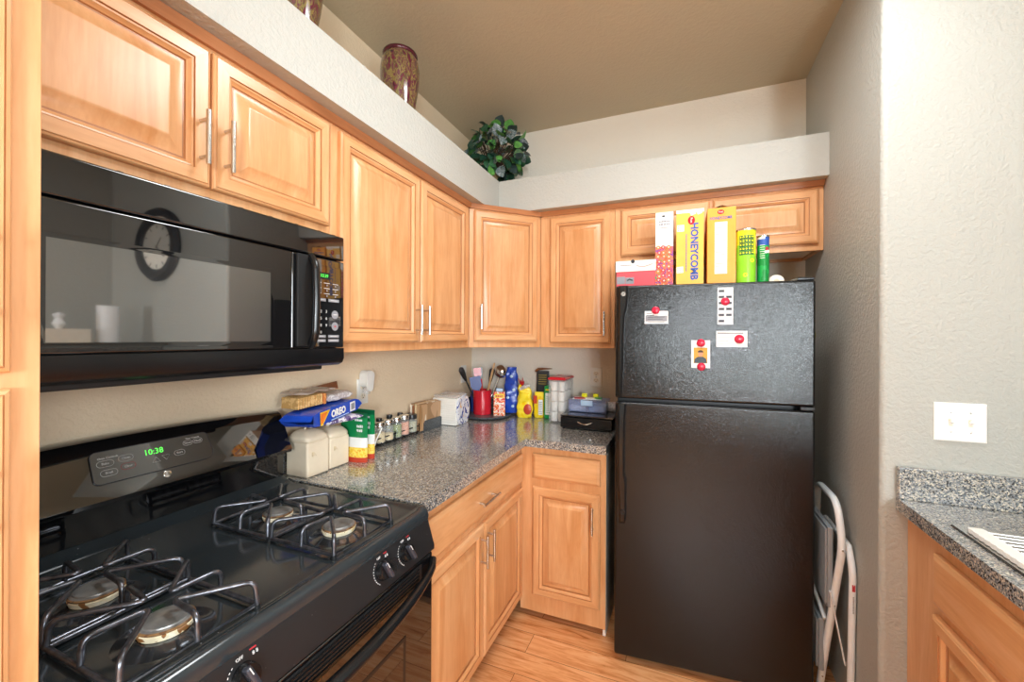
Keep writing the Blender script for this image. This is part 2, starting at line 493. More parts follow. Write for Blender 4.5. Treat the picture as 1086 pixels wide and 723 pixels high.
class MB:
    def __init__(s):
        s.bm = bmesh.new()
        s.mats = []
        s.T = Matrix.Identity(4)

    def mi(s, m):
        if m not in s.mats:
            s.mats.append(m)
        return s.mats.index(m)

    def add(s, verts, faces, m, T=None):
        T = s.T @ T if T is not None else s.T
        vs = [s.bm.verts.new(T @ Vector(v)) for v in verts]
        k = s.mi(m)
        out = []
        for f in faces:
            try:
                fc = s.bm.faces.new([vs[i] for i in f])
                fc.material_index = k
                out.append(fc)
            except ValueError:
                pass
        return out

    def from_bm(s, b, m, T=None):
        b.verts.index_update()
        s.add([v.co.copy() for v in b.verts], [[v.index for v in f.verts] for f in b.faces], m, T)
        b.free()

    def box(s, lo, hi, m, bev=0.0, seg=2, T=None):
        b = bmesh.new()
        bmesh.ops.create_cube(b, size=1)
        lo, hi = Vector(lo), Vector(hi)
        for v in b.verts:
            v.co = Vector((lo[i] + (v.co[i] + 0.5) * (hi[i] - lo[i]) for i in range(3)))
        if bev > 0:
            bev = min(bev, 0.45 * min(abs(hi[i] - lo[i]) for i in range(3)))
            bmesh.ops.bevel(b, geom=b.edges[:], offset=bev, segments=seg, profile=0.5, affect='EDGES')
        s.from_bm(b, m, T)
        return s

    def prism(s, poly, z0, z1, m, T=None, caps=True):
        n = len(poly)
        vs = [(x, y, z0) for x, y in poly] + [(x, y, z1) for x, y in poly]
        fs = [[i, (i + 1) % n, n + (i + 1) % n, n + i] for i in range(n)]
        if caps:
            fs += [list(range(n - 1, -1, -1)), list(range(n, 2 * n))]
        s.add(vs, fs, m, T)
        return s

    def lathe(s, prof, m, T=None, seg=32, cap=True, mats=None):
        """prof: list of (r, z)"""
        vs, fs = [], []
        for r, z in prof:
            for k in range(seg):
                a = 2 * math.pi * k / seg
                vs.append((r * math.cos(a), r * math.sin(a), z))
        np_ = len(prof)
        TT = T
        if mats is None:
            for i in range(np_ - 1):
                for k in range(seg):
                    fs.append([i * seg + k, i * seg + (k + 1) % seg, (i + 1) * seg + (k + 1) % seg, (i + 1) * seg + k])
            if cap:
                fs.append([k for k in range(seg - 1, -1, -1)])
                fs.append([(np_ - 1) * seg + k for k in range(seg)])
            s.add(vs, fs, m, TT)
        else:
            T2 = s.T @ T if T is not None else s.T
            bv = [s.bm.verts.new(T2 @ Vector(v)) for v in vs]
            for i in range(np_ - 1):
                for k in range(seg):
                    f = s.bm.faces.new([bv[i * seg + k], bv[i * seg + (k + 1) % seg], bv[(i + 1) * seg + (k + 1) % seg], bv[(i + 1) * seg + k]])
                    f.material_index = s.mi(mats(i, k))
            if cap:
                for ring, idx in ((0, range(seg - 1, -1, -1)), (np_ - 1, range(seg))):
                    f = s.bm.faces.new([bv[ring * seg + k] for k in idx])
                    f.material_index = s.mi(m)
        return s

    def cyl(s, p0, p1, r, m, seg=16, r1=None, T=None):
        s.tube([p0, p1], r, m, seg, radii=[r, r if r1 is None else r1], T=T)
        return s

    def tube(s, pts, r, m, seg=10, radii=None, closed=False, T=None, flat=None):
        pts = [Vector(p) for p in pts]
        n = len(pts)
        tang = []
        for i in range(n):
            if closed:
                t = pts[(i + 1) % n] - pts[i - 1]
            else:
                t = pts[min(i + 1, n - 1)] - pts[max(i - 1, 0)]
            tang.append(t.normalized())
        up = Vector((0, 0, 1)) if abs(tang[0].z) < 0.9 else Vector((1, 0, 0))
        side = tang[0].cross(up).normalized()
        vs = []
        for i in range(n):
            side = (side - tang[i] * side.dot(tang[i])).normalized()
            u = side.cross(tang[i])
            rr = radii[i] if radii else r
            for k in range(seg):
                a = 2 * math.pi * k / seg
                fy = 1 if flat is None else flat
                vs.append(pts[i] + (side * math.cos(a) + u * math.sin(a) * fy) * rr)
        fs = []
        for i in range(n if closed else n - 1):
            j = (i + 1) % n
            for k in range(seg):
                fs.append([i * seg + k, i * seg + (k + 1) % seg, j * seg + (k + 1) % seg, j * seg + k])
        if not closed:
            fs.append([k for k in range(seg - 1, -1, -1)])
            fs.append([(n - 1) * seg + k for k in range(seg)])
        s.add(vs, fs, m, T)
        return s

    def rings(s, W, H, prof, mv, mh, T, cap=None, back=True, dark=()):
        """concentric mitred rectangles: prof = [(inset, height)] in the frame T (x right, y up, z out)"""
        TT = s.T @ T
        R_ = []
        for ins, h in prof:
            R_.append([s.bm.verts.new(TT @ Vector(p)) for p in ((ins, ins, h), (W - ins, ins, h), (W - ins, H - ins, h), (ins, H - ins, h))])
        for q, (a, b) in enumerate(zip(R_, R_[1:])):
            for i in range(4):
                j = (i + 1) % 4
                f = s.bm.faces.new([a[i], a[j], b[j], b[i]])
                f.material_index = s.mi('wood_groove' if q in dark else (mh if i in (0, 2) else mv))
        if cap is not None:
            f = s.bm.faces.new(R_[-1])
            f.material_index = s.mi(cap)
        if back:
            f = s.bm.faces.new(R_[0][::-1])
            f.material_index = s.mi(mv)
        return s

    def text(s, body, size, m, T, align='CENTER', thick=0.0004, sx=1.0, bold=0.0):
        cu = bpy.data.curves.new('t', 'FONT')
        cu.body = body
        cu.size = size
        cu.align_x = align
        cu.align_y = 'CENTER'
        cu.extrude = thick
        cu.offset = bold
        cu.resolution_u = 2
        o = bpy.data.objects.new('t', cu)
        COL.objects.link(o)
        dg = bpy.context.evaluated_depsgraph_get()
        me = bpy.data.meshes.new_from_object(o.evaluated_get(dg))
        S = Matrix.Diagonal((sx, 1, 1, 1))
        s.add([v.co.copy() for v in me.vertices], [list(p.vertices) for p in me.polygons], m, T @ S)
        bpy.data.objects.remove(o)
        bpy.data.meshes.remove(me)
        return s

    def quad(s, w, h, m, T, th=0.0004):
        """thin printed patch: lower-left at origin of T"""
        s.box((0, 0, -th), (w, h, th), m, T=T)
        return s

    def build(s, name, parent=None, origin=None, sharp=32, subsurf=0):
        org = Vector(origin) if origin is not None else Vector((0, 0, 0))
        if parent is not None:
            p = parent
            org = Vector((0, 0, 0))
            while p is not None:
                org += p.location
                p = p.parent
        bmesh.ops.remove_doubles(s.bm, verts=s.bm.verts, dist=1e-6)
        bmesh.ops.recalc_face_normals(s.bm, faces=s.bm.faces)
        for v in s.bm.verts:
            v.co -= org
        for f in s.bm.faces:
            f.smooth = True
        for e in s.bm.edges:
            if len(e.link_faces) == 2 and e.calc_face_angle(0) > R(sharp):
                e.smooth = False
        me = bpy.data.meshes.new(name)
        s.bm.to_mesh(me)
        s.bm.free()
        for m in s.mats:
            me.materials.append(M[m])
        o = bpy.data.objects.new(name, me)
        COL.objects.link(o)
        if parent is not None:
            o.parent = parent
        elif origin is not None:
            o.location = org
        if len(me.polygons) < 9000:
            wn = o.modifiers.new('weighted normals', 'WEIGHTED_NORMAL')
            wn.keep_sharp = True
            wn.weight = 50
        if subsurf:
            md = o.modifiers.new('s', 'SUBSURF'); md.levels = subsurf; md.render_levels = subsurf
        return o


def thing(name, loc, label, cat, group=None):
    o = bpy.data.objects.new(name, None)
    o.empty_display_size = 0.05
    COL.objects.link(o)
    o.location = loc
    return tag(o, label, cat, group)


def tag(o, label, cat, group=None):
    o['label'] = label
    o['category'] = cat
    if group:
        o['group'] = group
    return o


def struct(mb, name, **kw):
    o = mb.build(name, **kw)
    o['kind'] = 'structure'
    return o


def arc(cx, cy, r, a0, a1, n):
    return [(cx + r * math.cos(R(a0 + (a1 - a0) * i / n)), cy + r * math.sin(R(a0 + (a1 - a0) * i / n))) for i in range(n + 1)]


def fillet(pts, r, n=5):
    """round the inner corners of a 3-D polyline"""
    pts = [Vector(p) for p in pts]
    out = [pts[0]]
    for a, b, c in zip(pts, pts[1:], pts[2:]):
        d1, d2 = (a - b), (c - b)
        rr = min(r, d1.length * 0.48, d2.length * 0.48)
        p0, p1 = b + d1.normalized() * rr, b + d2.normalized() * rr
        for i in range(n + 1):
            t = i / n
            out.append(p0 * (1 - t) ** 2 + b * 2 * t * (1 - t) + p1 * t ** 2)
    out.append(pts[-1])
    return out


# ------------------------------------------------------------------ dimensions
YB = 2.59      # back wall
ZC = 2.789     # ceiling
XR = 1.971     # alcove side wall
YW = 1.695     # wall end facing the sink
XF = 3.25      # far right wall
YF = -3.5      # wall behind the camera
SO = 0.374     # soffit depth
ZT, ZS = 2.146, 2.336
T_ = 0.12

# ------------------------------------------------------------------ structure
struct(MB().box((-T_, YF - T_, -0.1), (XF + T_, YB + T_, 0.0), 'floor'), 'floor')
struct(MB().box((-T_, YF - T_, ZC), (XF + T_, YB + T_, ZC + 0.1), 'ceil'), 'ceiling')
b = MB()
b.box((-T_, -1.25, 0), (0, YB + T_, ZC), 'wall').box((-T_, YF - T_, 0), (0, -2.95, ZC), 'wall')
b.box((-T_, -2.95, 0), (0, -1.25, 1.0), 'wall').box((-T_, -2.95, 2.2), (0, -1.25, ZC), 'wall')
struct(b, 'wall_left')
b = MB()
for y0, y1 in ((-2.95, -2.90), (-2.125, -2.075), (-1.30, -1.25)):
    b.box((-0.08, y0, 1.0), (-0.03, y1, 2.2), 'winframe', 0.004)
b.box((-0.08, -2.95, 1.0), (-0.03, -1.25, 1.05), 'winframe', 0.004).box((-0.08, -2.95, 2.15), (-0.03, -1.25, 2.2), 'winframe', 0.004)
struct(b, 'added_window_4')  # unseen window added for the alcove fill light
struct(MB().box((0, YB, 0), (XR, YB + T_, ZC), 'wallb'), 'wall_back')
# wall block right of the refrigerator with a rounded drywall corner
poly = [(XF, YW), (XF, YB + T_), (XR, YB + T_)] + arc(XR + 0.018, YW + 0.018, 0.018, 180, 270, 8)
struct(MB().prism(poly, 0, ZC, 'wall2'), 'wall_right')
b = MB()
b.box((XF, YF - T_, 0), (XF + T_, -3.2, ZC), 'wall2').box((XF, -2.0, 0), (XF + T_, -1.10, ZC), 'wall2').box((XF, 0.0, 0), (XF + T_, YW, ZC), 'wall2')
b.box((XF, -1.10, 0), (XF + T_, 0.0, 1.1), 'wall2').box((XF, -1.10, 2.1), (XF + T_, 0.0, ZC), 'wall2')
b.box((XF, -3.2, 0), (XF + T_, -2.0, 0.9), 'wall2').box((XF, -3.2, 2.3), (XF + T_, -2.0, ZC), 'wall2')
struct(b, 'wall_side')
b = MB()
b.box((0, YF - T_, 0), (2.47, YF, ZC), 'taupe').box((3.13, YF - T_, 0), (XF, YF, ZC), 'taupe')
b.box((2.47, YF - T_, 0), (3.13, YF, 0.85), 'taupe').box((2.47, YF - T_, 2.15), (3.13, YF, ZC), 'taupe')
struct(b, 'wall_front')
b = MB()
for x0, x1 in ((2.47, 2.52), (2.78, 2.82), (3.08, 3.13)):
    b.box((x0, YF - 0.08, 0.85), (x1, YF - 0.03, 2.15), 'winframe', 0.004)
b.box((2.47, YF - 0.08, 0.85), (3.13, YF - 0.03, 0.90), 'winframe', 0.004).box((2.47, YF - 0.08, 2.10), (3.13, YF - 0.03, 2.15), 'winframe', 0.004)
struct(b, 'window_1')
b = MB()
for y0, y1 in ((-3.2, -3.15), (-2.625, -2.575), (-2.05, -2.0)):
    b.box((XF + 0.03, y0, 0.9), (XF + 0.08, y1, 2.3), 'winframe', 0.004)
b.box((XF + 0.03, -3.2, 0.9), (XF + 0.08, -2.0, 0.95), 'winframe', 0.004).box((XF + 0.03, -3.2, 2.25), (XF + 0.08, -2.0, 2.3), 'winframe', 0.004)
struct(b, 'window_2')
b = MB()
for y0, y1 in ((-1.10, -1.05), (-0.575, -0.525), (-0.05, 0.0)):
    b.box((XF + 0.03, y0, 1.1), (XF + 0.08, y1, 2.1), 'winframe', 0.004)
b.box((XF + 0.03, -1.10, 1.1), (XF + 0.08, 0.0, 1.15), 'winframe', 0.004).box((XF + 0.03, -1.10, 2.05), (XF + 0.08, 0.0, 2.1), 'winframe', 0.004)
struct(b, 'added_window_3')  # unseen window added to let fill light onto the left wall
# plant ledge / soffit running above the wall cabinets (L shaped)
b = MB()
poly = [(0, YF), (SO, YF), (SO, YB - SO), (XR, YB - SO), (XR, YB), (0, YB)]
b.prism(poly, ZT, ZS, 'soffit')
struct(b, 'trim_1')

# ------------------------------------------------------------------ cabinets
FRAME_P = [(0, 0), (0, 0.013), (0.0022, 0.0160), (0.0060, 0.0178), (0.0068, 0.0170), (0.0082, 0.0195), (0.036, 0.0195), (0.0372, 0.0150), (0.0384, 0.0165), (0.0420, 0.0158), (0.0465, 0.0105), (0.0500, 0.0085), (0.0515, 0.0050), (0.055, 0.0050)]
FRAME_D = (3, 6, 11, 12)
PANEL_P = [(0.0545, 0.0040), (0.0555, 0.0052), (0.0600, 0.0056), (0.0670, 0.0080), (0.0850, 0.0172), (0.0880, 0.0188), (0.0910, 0.0193)]
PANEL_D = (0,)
DRAW_P = [(0, 0), (0, 0.011), (0.003, 0.0145), (0.008, 0.016), (0.0125, 0.0185), (0.016, 0.0195)]


def bar_handle(name_parent, T, length=0.13, vertical=True):
    """T: centre of the handle on the door face (x right, y up, z out)"""
    b = MB()
    h = length / 2
    ax = (lambda t, z: (0, t, z)) if vertical else (lambda t, z: (t, 0, z))
    b.tube([T @ Vector(ax(-h, 0.030)), T @ Vector(ax(h, 0.030))], 0.0056, 'steel', 14)
    for t in (-h + 0.02, h - 0.02):
        b.tube([T @ Vector(ax(t, -0.001)), T @ Vector(ax(t, 0.027))], 0.0042, 'steel', 10)
    return b.build('handle', name_parent, sharp=40)


def door(parent, T, W, H, handle=None, name='door', hl=0.13):
    b = MB()
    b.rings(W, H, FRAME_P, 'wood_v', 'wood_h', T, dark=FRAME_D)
    d = b.build(name, parent, sharp=22)
    b = MB()
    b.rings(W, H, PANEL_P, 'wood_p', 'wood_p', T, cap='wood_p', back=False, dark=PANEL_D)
    b.build('raised_panel', d, sharp=30)
    if handle:
        bar_handle(d, T @ Matrix.Translation((handle[0], handle[1], 0.0195)), hl)
    return d


def drawer(parent, T, W, H, handle=False, hl=0.15):
    b = MB()
    b.rings(W, H, DRAW_P, 'wood_h', 'wood_h', T, cap='wood_h')
    d = b.build('drawer', parent, sharp=22)
    if handle:
        bar_handle(d, T @ Matrix.Translation((W / 2, H / 2, 0.0195)), hl, False)
    return d


def FX(x, y, z):   # face looking towards +x, right = +y
    return frame((x, y, z), (0, 1, 0), (0, 0, 1))


def FY(x, y, z):   # face looking towards -y, right = +x
    return frame((x, y, z), (1, 0, 0), (0, 0, 1))


def FXN(x, y, z):  # face looking towards -x, right = -y
    return frame((x, y, z), (0, -1, 0), (0, 0, 1))


def upper_x(y0, y1, z0, z1, label, doors):
    """wall cabinet on the left wall; doors = [(ya, yb, za, zb, handle_y, handle_z0, handle_z1)]"""
    t = thing('wall_cabinet', (0, y0, z0), label, 'cabinet', 'maple wall cabinets')
    b = MB()
    b.box((0.001, y0, z0 + 0.012), (0.285, y0 + 0.016, z1), 'wood_side').box((0.001, y1 - 0.016, z0 + 0.012), (0.285, y1, z1), 'wood_side')
    b.box((0.001, y0, z0 + 0.016), (0.285, y1, z0 + 0.028), 'wood_side').box((0.001, y0, z1 - 0.016), (0.285, y1, z1), 'wood_side')
    b.build('cabinet_body', t)
    MB().box((0.285, y0, z0), (0.3045, y1, z1 - 0.001), 'wood_v', 0.001, 1).build('face_frame', t)
    for (ya, yb, za, zb, hy, h0, h1) in doors:
        door(t, FX(0.305, ya, za), yb - ya, zb - za, (hy - ya, (h0 + h1) / 2 - za), hl=h1 - h0)
    return t


upper_x(0.262, 1.0235, 1.7385, ZT - 0.001, 'maple wall cabinet with two short doors directly above the microwave', [
    (0.268, 0.6445, 1.776, 2.106, 0.620, 1.819, 1.945), (0.650, 1.0085, 1.776, 2.106, 0.677, 1.819, 1.945)])
upper_x(1.0245, 1.976, 1.366, ZT - 0.001, 'tall double-door maple wall cabinet right of the microwave', [
    (1.055, 1.5035, 1.398, 2.106, 1.474, 1.431, 1.556), (1.515, 1.936, 1.398, 2.106, 1.532, 1.431, 1.556)])

# diagonal corner cabinet
t = thing('wall_cabinet', (0.15, 2.4, 1.366), 'maple corner wall cabinet set diagonally with a single narrow door', 'cabinet', 'maple wall cabinets')
b = MB()
e = 0.001
b.prism([(0.001, 1.977), (0.29, 1.977), (0.609, 2.296), (0.609, YB - e), (0.001, YB - e)], 1.378, ZT - 0.001, 'wood_side')
b.build('cabinet_body', t)
Dg = frame((0.305, 1.98, 1.366), (1, 1, 0), (0, 0, 1))
b = MB()
b.box((0.001, 0, -0.018), (0.430, 0.779, 0), 'wood_v', 0.001, 1, T=Dg)
b.build('face_frame', t)
door(t, Dg @ Matrix.Translation((0.0255, 0.0335, 0.0003)), 0.381, 0.712, (0.0315, 0.133), hl=0.135)
# back wall cabinet
ZU = 1.366
YU = YB - 0.305


def upper_y(x0, x1, z0, label, doors, trim=True):
    t = thing('wall_cabinet', (x0, YB, z0), label, 'cabinet', 'maple wall cabinets')
    b = MB()
    y1 = YB - 0.001
    b.box((x0, YU + 0.02, z0 + 0.012), (x0 + 0.016, y1, ZT - 0.001), 'wood_side').box((x1 - 0.016, YU + 0.02, z0 + 0.004), (x1, y1, ZT - 0.001), 'wood_side')
    b.box((x0, YU + 0.02, z0 + 0.016), (x1, y1, z0 + 0.028), 'offwhite' if not trim else 'wood_side').box((x0, YU + 0.02, ZT - 0.016), (x1, y1, ZT - 0.001), 'wood_side')
    b.box((x0 + 0.016, y1 - 0.02, z0 + 0.001), (x1 - 0.016, y1, z0 + 0.016), 'wood_h')
    b.build('cabinet_body', t)
    MB().box((x0, YU, z0), (x1, YU + 0.0195, ZT - 0.002), 'wood_v', 0.001, 1).build('face_frame', t)
    for (xa, xb, za, zb, h) in doors:
        door(t, FY(xa, YU - 0.0005, za), xb - xa, zb - za, h, hl=0.13)
    return t


upper_y(0.612, 1.0345, 1.366, 'single-door maple wall cabinet on the back wall beside the refrigerator', [(0.672, 1.014, 1.392, 2.106, (0.312, 0.107))])
upper_y(1.0355, 1.9695, 1.8285, 'short two-door maple wall cabinet above the refrigerator, behind the cereal boxes',
        [(1.067, 1.497, 1.859, 2.106, None), (1.512, 1.947, 1.859, 2.106, None)], False)

# scribe moulding under the soffit
b = MB()
P_ = [(0.0005, 0), (0.011, 0.0), (0.014, 0.010), (0.020, 0.0245), (0.0005, 0.0245)]


def mould(b, p0, p1, nrm, prof=P_, z=2.1205):
    p0, p1 = Vector((*p0, 0)), Vector((*p1, 0))
    n = Vector((*nrm, 0)).normalized()
    k = len(prof)
    vs = [tuple(p + n * a + Vector((0, 0, z + h))) for p in (p0, p1) for a, h in prof]
    fs = [[i, (i + 1) % k, k + (i + 1) % k, k + i] for i in range(k)] + [list(range(k)), list(range(2 * k - 1, k - 1, -1))]
    b.add(vs, fs, 'wood_shade')


mould(b, (0.305, 0.262), (0.305, 1.984), (1, 0))
mould(b, (0.300, 1.975), (0.615, 2.290), (1, -1))
mould(b, (0.606, YU), (1.969, YU), (0, -1))
o = b.build('cabinet_moulding')
tag(o, 'thin maple moulding strip between the wall cabinets and the soffit', 'moulding')

# left base cabinet
t = thing('base_cabinet', (0, 1.1, 0), 'maple base cabinet with one wide drawer over two doors, right of the stove', 'cabinet', 'maple base cabinets')
b = MB()
b.box((0.002, 1.062, 0.10), (0.59, 1.978, 0.868), 'wood_side')
b.box((0.002, 1.062, 0.001), (0.53, 1.978, 0.10), 'toe')
b.build('cabinet_body', t)
MB().box((0.59, 1.062, 0.085), (0.6095, 1.98, 0.8745), 'wood_v', 0.001, 1).build('face_frame', t)
drawer(t, FX(0.61, 1.100, 0.686), 0.872, 0.143, True)
door(t, FX(0.61, 1.100, 0.105), 0.423, 0.553, (0.392, 0.457), hl=0.13)
door(t, FX(0.61, 1.532, 0.105), 0.437, 0.553, (0.025, 0.455), hl=0.13)
# back base cabinet
t = thing('base_cabinet', (0.8, YB, 0), 'narrow maple base cabinet with small drawer and one door, left of the refrigerator', 'cabinet', 'maple base cabinets')
b = MB()
b.box((0.61, 2.0, 0.04), (1.030, YB - 0.002, 0.868), 'wood_side').box((0.61, 2.04, 0.001), (1.020, YB - 0.002, 0.04), 'toe')
b.build('cabinet_body', t)
b = MB()
b.box((1.0305, 1.985, 0.004), (1.0445, YB - 0.002, 0.8745), 'sidegrey', 0.001, 1)
o = b.build('side_panel', t)
o['label'] = 'shiny grey side panel'
MB().box((0.6105, 1.981, 0.037), (1.044, 2.0, 0.8745), 'wood_v', 0.001, 1).build('face_frame', t)
drawer(t, FY(0.680, 1.9805, 0.714), 0.338, 0.125)
door(t, FY(0.680, 1.9805, 0.130), 0.338, 0.543, (0.306, 0.430), hl=0.13)


# counters
def counter_edge(poly, z0, z1, rnd, mb):
    """prism whose top edge is slightly rounded"""
    c = bmesh.new()
    n = len(poly)
    vb = [c.verts.new((x, y, z0)) for x, y in poly]
    vt = [c.verts.new((x, y, z1)) for x, y in poly]
    for i in range(n):
        c.faces.new([vb[i], vb[(i + 1) % n], vt[(i + 1) % n], vt[i]])
    c.faces.new(vb[::-1]); ft = c.faces.new(vt)
    bmesh.ops.bevel(c, geom=list(ft.edges), offset=rnd, segments=3, profile=0.5, affect='EDGES')
    mb.from_bm(c, 'granite')


b = MB()
counter_edge([(0.001, 1.0605), (0.6477, 1.0605), (0.6477, YB - 0.6477), (1.049, YB - 0.6477), (1.049, YB - 0.001), (0.001, YB - 0.001)], 0.876, 0.915, 0.005, b)
t = thing('countertop', (0, 1.0605, 0.876), 'L-shaped grey speckled countertop between the stove and the refrigerator', 'countertop')
b.build('worktop', t)
b = MB()
b.box((0.001, 1.0605, 0.915), (0.019, YB - 0.001, 1.012), 'granite', 0.003).box((0.019, YB - 0.019, 0.915), (1.049, YB - 0.001, 1.012), 'granite', 0.003)
b.build('backsplash', t)

# right hand sink run
XC = 2.0105
t = thing('base_cabinet', (2.3, 0.6, 0), 'maple sink base cabinet with false drawer front at the right edge', 'cabinet', 'maple base cabinets')
b = MB()
b.box((2.07, 0.3, 0.10), (2.62, YW - 0.002, 0.12), 'wood_side').box((2.07, 0.3, 0.12), (2.62, 0.316, 0.868), 'wood_side').box((2.07, YW - 0.018, 0.12), (2.62, YW - 0.002, 0.868), 'wood_side').box((2.604, 0.316, 0.12), (2.62, YW - 0.018, 0.868), 'wood_side').box((2.11, 0.3, 0.001), (2.62, YW - 0.002, 0.10), 'toe')
b.build('cabinet_body', t)
MB().box((2.040, 0.3, 0.085), (2.07, YW - 0.002, 0.8755), 'wood_v', 0.001, 1).build('face_frame', t)
drawer(t, FXN(2.0395, 1.515, 0.683), 0.80, 0.143)
door(t, FXN(2.0395, 1.515, 0.105), 0.395, 0.55, (0.365, 0.45))
door(t, FXN(2.0395, 1.110, 0.105), 0.395, 0.55, (0.030, 0.45))
t = thing('countertop', (2.3, 0.6, 0.876), 'grey speckled countertop holding the steel sink below the light switches', 'countertop')
b = MB()
# slab with a rectangular sink cut-out
sx0, sx1, sy0, sy1 = 2.075, 2.50, 0.68, 1.465
for lo, hi in (((XC, 0.25), (sx0, YW - 0.002)), ((sx1, 0.25), (2.66, YW - 0.002)), ((sx0, sy1), (sx1, YW - 0.002)), ((sx0, 0.25), (sx1, sy0))):
    b.box((*lo, 0.876), (*hi, 0.915), 'granite')
b.build('worktop', t)
b = MB()
b.box((XC, YW - 0.022, 0.915), (2.66, YW - 0.002, 1.016), 'granite', 0.003)
b.build('backsplash', t)
# raised bar behind the sink (seen in the microwave door)
b = MB()
b.box((2.68, 0.80, 0.0), (2.80, YW - 0.002, 1.30), 'wall2')
struct(b, 'wall_bar')
b = MB()
b.box((2.62, 0.75, 1.301), (2.98, YW - 0.003, 1.34), 'granite', 0.005)
tag(b.build('bar_ledge'), 'grey speckled raised bar ledge behind the sink', 'countertop')

# sink
t = thing('sink', (2.29, 1.07, 0.915), 'stainless steel drop-in sink in the right-hand countertop', 'sink')
b = MB()
Wx, Hy = 2.525 - 2.050, 1.490 - 0.655
b.rings(Wx, Hy, [(0, 0.0), (0.002, 0.006), (0.008, 0.008), (0.030, 0.007), (0.034, 0.002), (0.045, -0.03), (0.052, -0.16), (0.085, -0.175)], 'steel', 'steel',
        frame((2.050, 0.655, 0.9155), (1, 0, 0), (0, 1, 0)), cap='steel', back=False)
b.build('basin', t)
b = MB()
b.lathe([(0.0, 0.0), (0.035, 0.0), (0.042, 0.003), (0.044, 0.0)], 'chrome', T=Matrix.Translation((2.29, 1.07, 0.7415)), cap=False)
b.build('drain', t)
# roll-up drying rack over the sink
t = thing('drying_rack', (2.29, 1.25, 0.925), 'roll-up drying rack with steel rods and a white scalloped edge over the sink', 'drying rack')
for xa, xb in ((2.060, 2.088), (2.505, 2.530)):
    b = MB()
    n = 26
    out, inn = [], []
    for i in range(n * 6 + 1):
        y = 1.437 - 0.55 * i / (n * 6)
        w = 0.0032 * abs(math.sin(math.pi * i / 6))
        out.append((xa - w, y)); inn.append((xb + w, y))
    b.prism(out + inn[::-1], 0.9245, 0.936, 'white')
    b.build('scalloped_edge', t)
for i in range(26):
    y = 1.437 - 0.55 * (i + 0.5) / 26
    MB().tube([(2.082, y, 0.931), (2.508, y, 0.931)], 0.0042, 'steel', 8).build('rod', t)

# pantry cabinet on the far left
t = thing('pantry_cabinet', (0, -0.2, 0), 'tall maple pantry cabinet standing at the left edge of the stove', 'cabinet')
b = MB()
b.box((0.001, -0.50, 0.09), (0.59, 0.2545, ZT - 0.001), 'wood_side').box((0.001, -0.50, 0.001), (0.53, 0.2545, 0.09), 'toe')
b.build('cabinet_body', t)
b = MB()
b.box((0.59, -0.50, 0.085), (0.630, 0.255, ZT - 0.001), 'wood_v', 0.001, 1)
b.build('face_frame', t)
door(t, FX(0.6305, -0.22, 1.375), 0.446, 0.73, (0.419, 0.113), hl=0.126)
door(t, FX(0.6305, -0.22, 0.10), 0.446, 1.256, (0.419, 1.13), hl=0.10)


# ------------------------------------------------------------------ stove
SY0, SY1 = 0.284, 1.0435
t = thing('gas_stove', (0.33, 0.66, 0), 'black freestanding gas range with four burners and a green clock', 'stove')
b = MB()
b.box((0.015, SY0 + 0.002, 0.02), (0.655, SY1 - 0.002, 0.882), 'blackm', 0.003)
b.build('oven_body', t)
# cooktop with shallow basin and rolled front
b = MB()
prof = [(0.075, 0.883), (0.075, 0.932), (0.088, 0.926), (0.105, 0.914), (0.125, 0.910), (0.64, 0.910), (0.655, 0.914), (0.668, 0.9145), (0.676, 0.908), (0.679, 0.896), (0.676, 0.878)]
ys = [(SY0, -0.004), (SY0 + 0.004, 0.004), (SY0 + 0.018, 0.004), (SY0 + 0.035, 0), (SY1 - 0.035, 0), (SY1 - 0.018, 0.004), (SY1 - 0.004, 0.004), (SY1, -0.004)]
k = len(prof)
vs, fs = [], []
for y, dz in ys:
    for i, (x, z) in enumerate(prof):
        vs.append((x, y, z + (dz if 3 <= i <= 7 else min(dz, 0))))
for a in range(len(ys) - 1):
    for i in range(k - 1):
        fs.append([a * k + i, a * k + i + 1, (a + 1) * k + i + 1, (a + 1) * k + i])
fs.append(list(range(k))); fs.append([(len(ys) - 1) * k + i for i in range(k)][::-1])
b.add(vs, fs, 'enamel')
b.build('cooktop', t, sharp=50)
# backguard
b = MB()


def arch(y, z):
    u = (y - SY0) / (SY1 - SY0) * 2 - 1
    return z + 0.014 * (1 - u * u)


prof = [(0.012, 0.915), (0.012, 1.150), (0.020, 1.1535), (0.045, 1.1535), (0.056, 1.148), (0.070, 1.128), (0.103, 1.055), (0.117, 1.030), (0.114, 1.020), (0.100, 1.014), (0.078, 1.010), (0.074, 0.985), (0.074, 0.915)]
k = len(prof)
vs, fs = [], []
NY = 17
for a in range(NY):
    y = SY0 + (SY1 - SY0) * a / (NY - 1)
    for i, (x, z) in enumerate(prof):
        zz = arch(y, z) if 1 <= i <= 5 else z
        vs.append((x, y, zz))
for a in range(NY - 1):
    for i in range(k - 1):
        fs.append([a * k + i, a * k + i + 1, (a + 1) * k + i + 1, (a + 1) * k + i])
fs.append(list(range(k))); fs.append([(NY - 1) * k + i for i in range(k)][::-1])
b.add(vs, fs, 'gloss')
bgo = b.build('backguard', t, sharp=38)
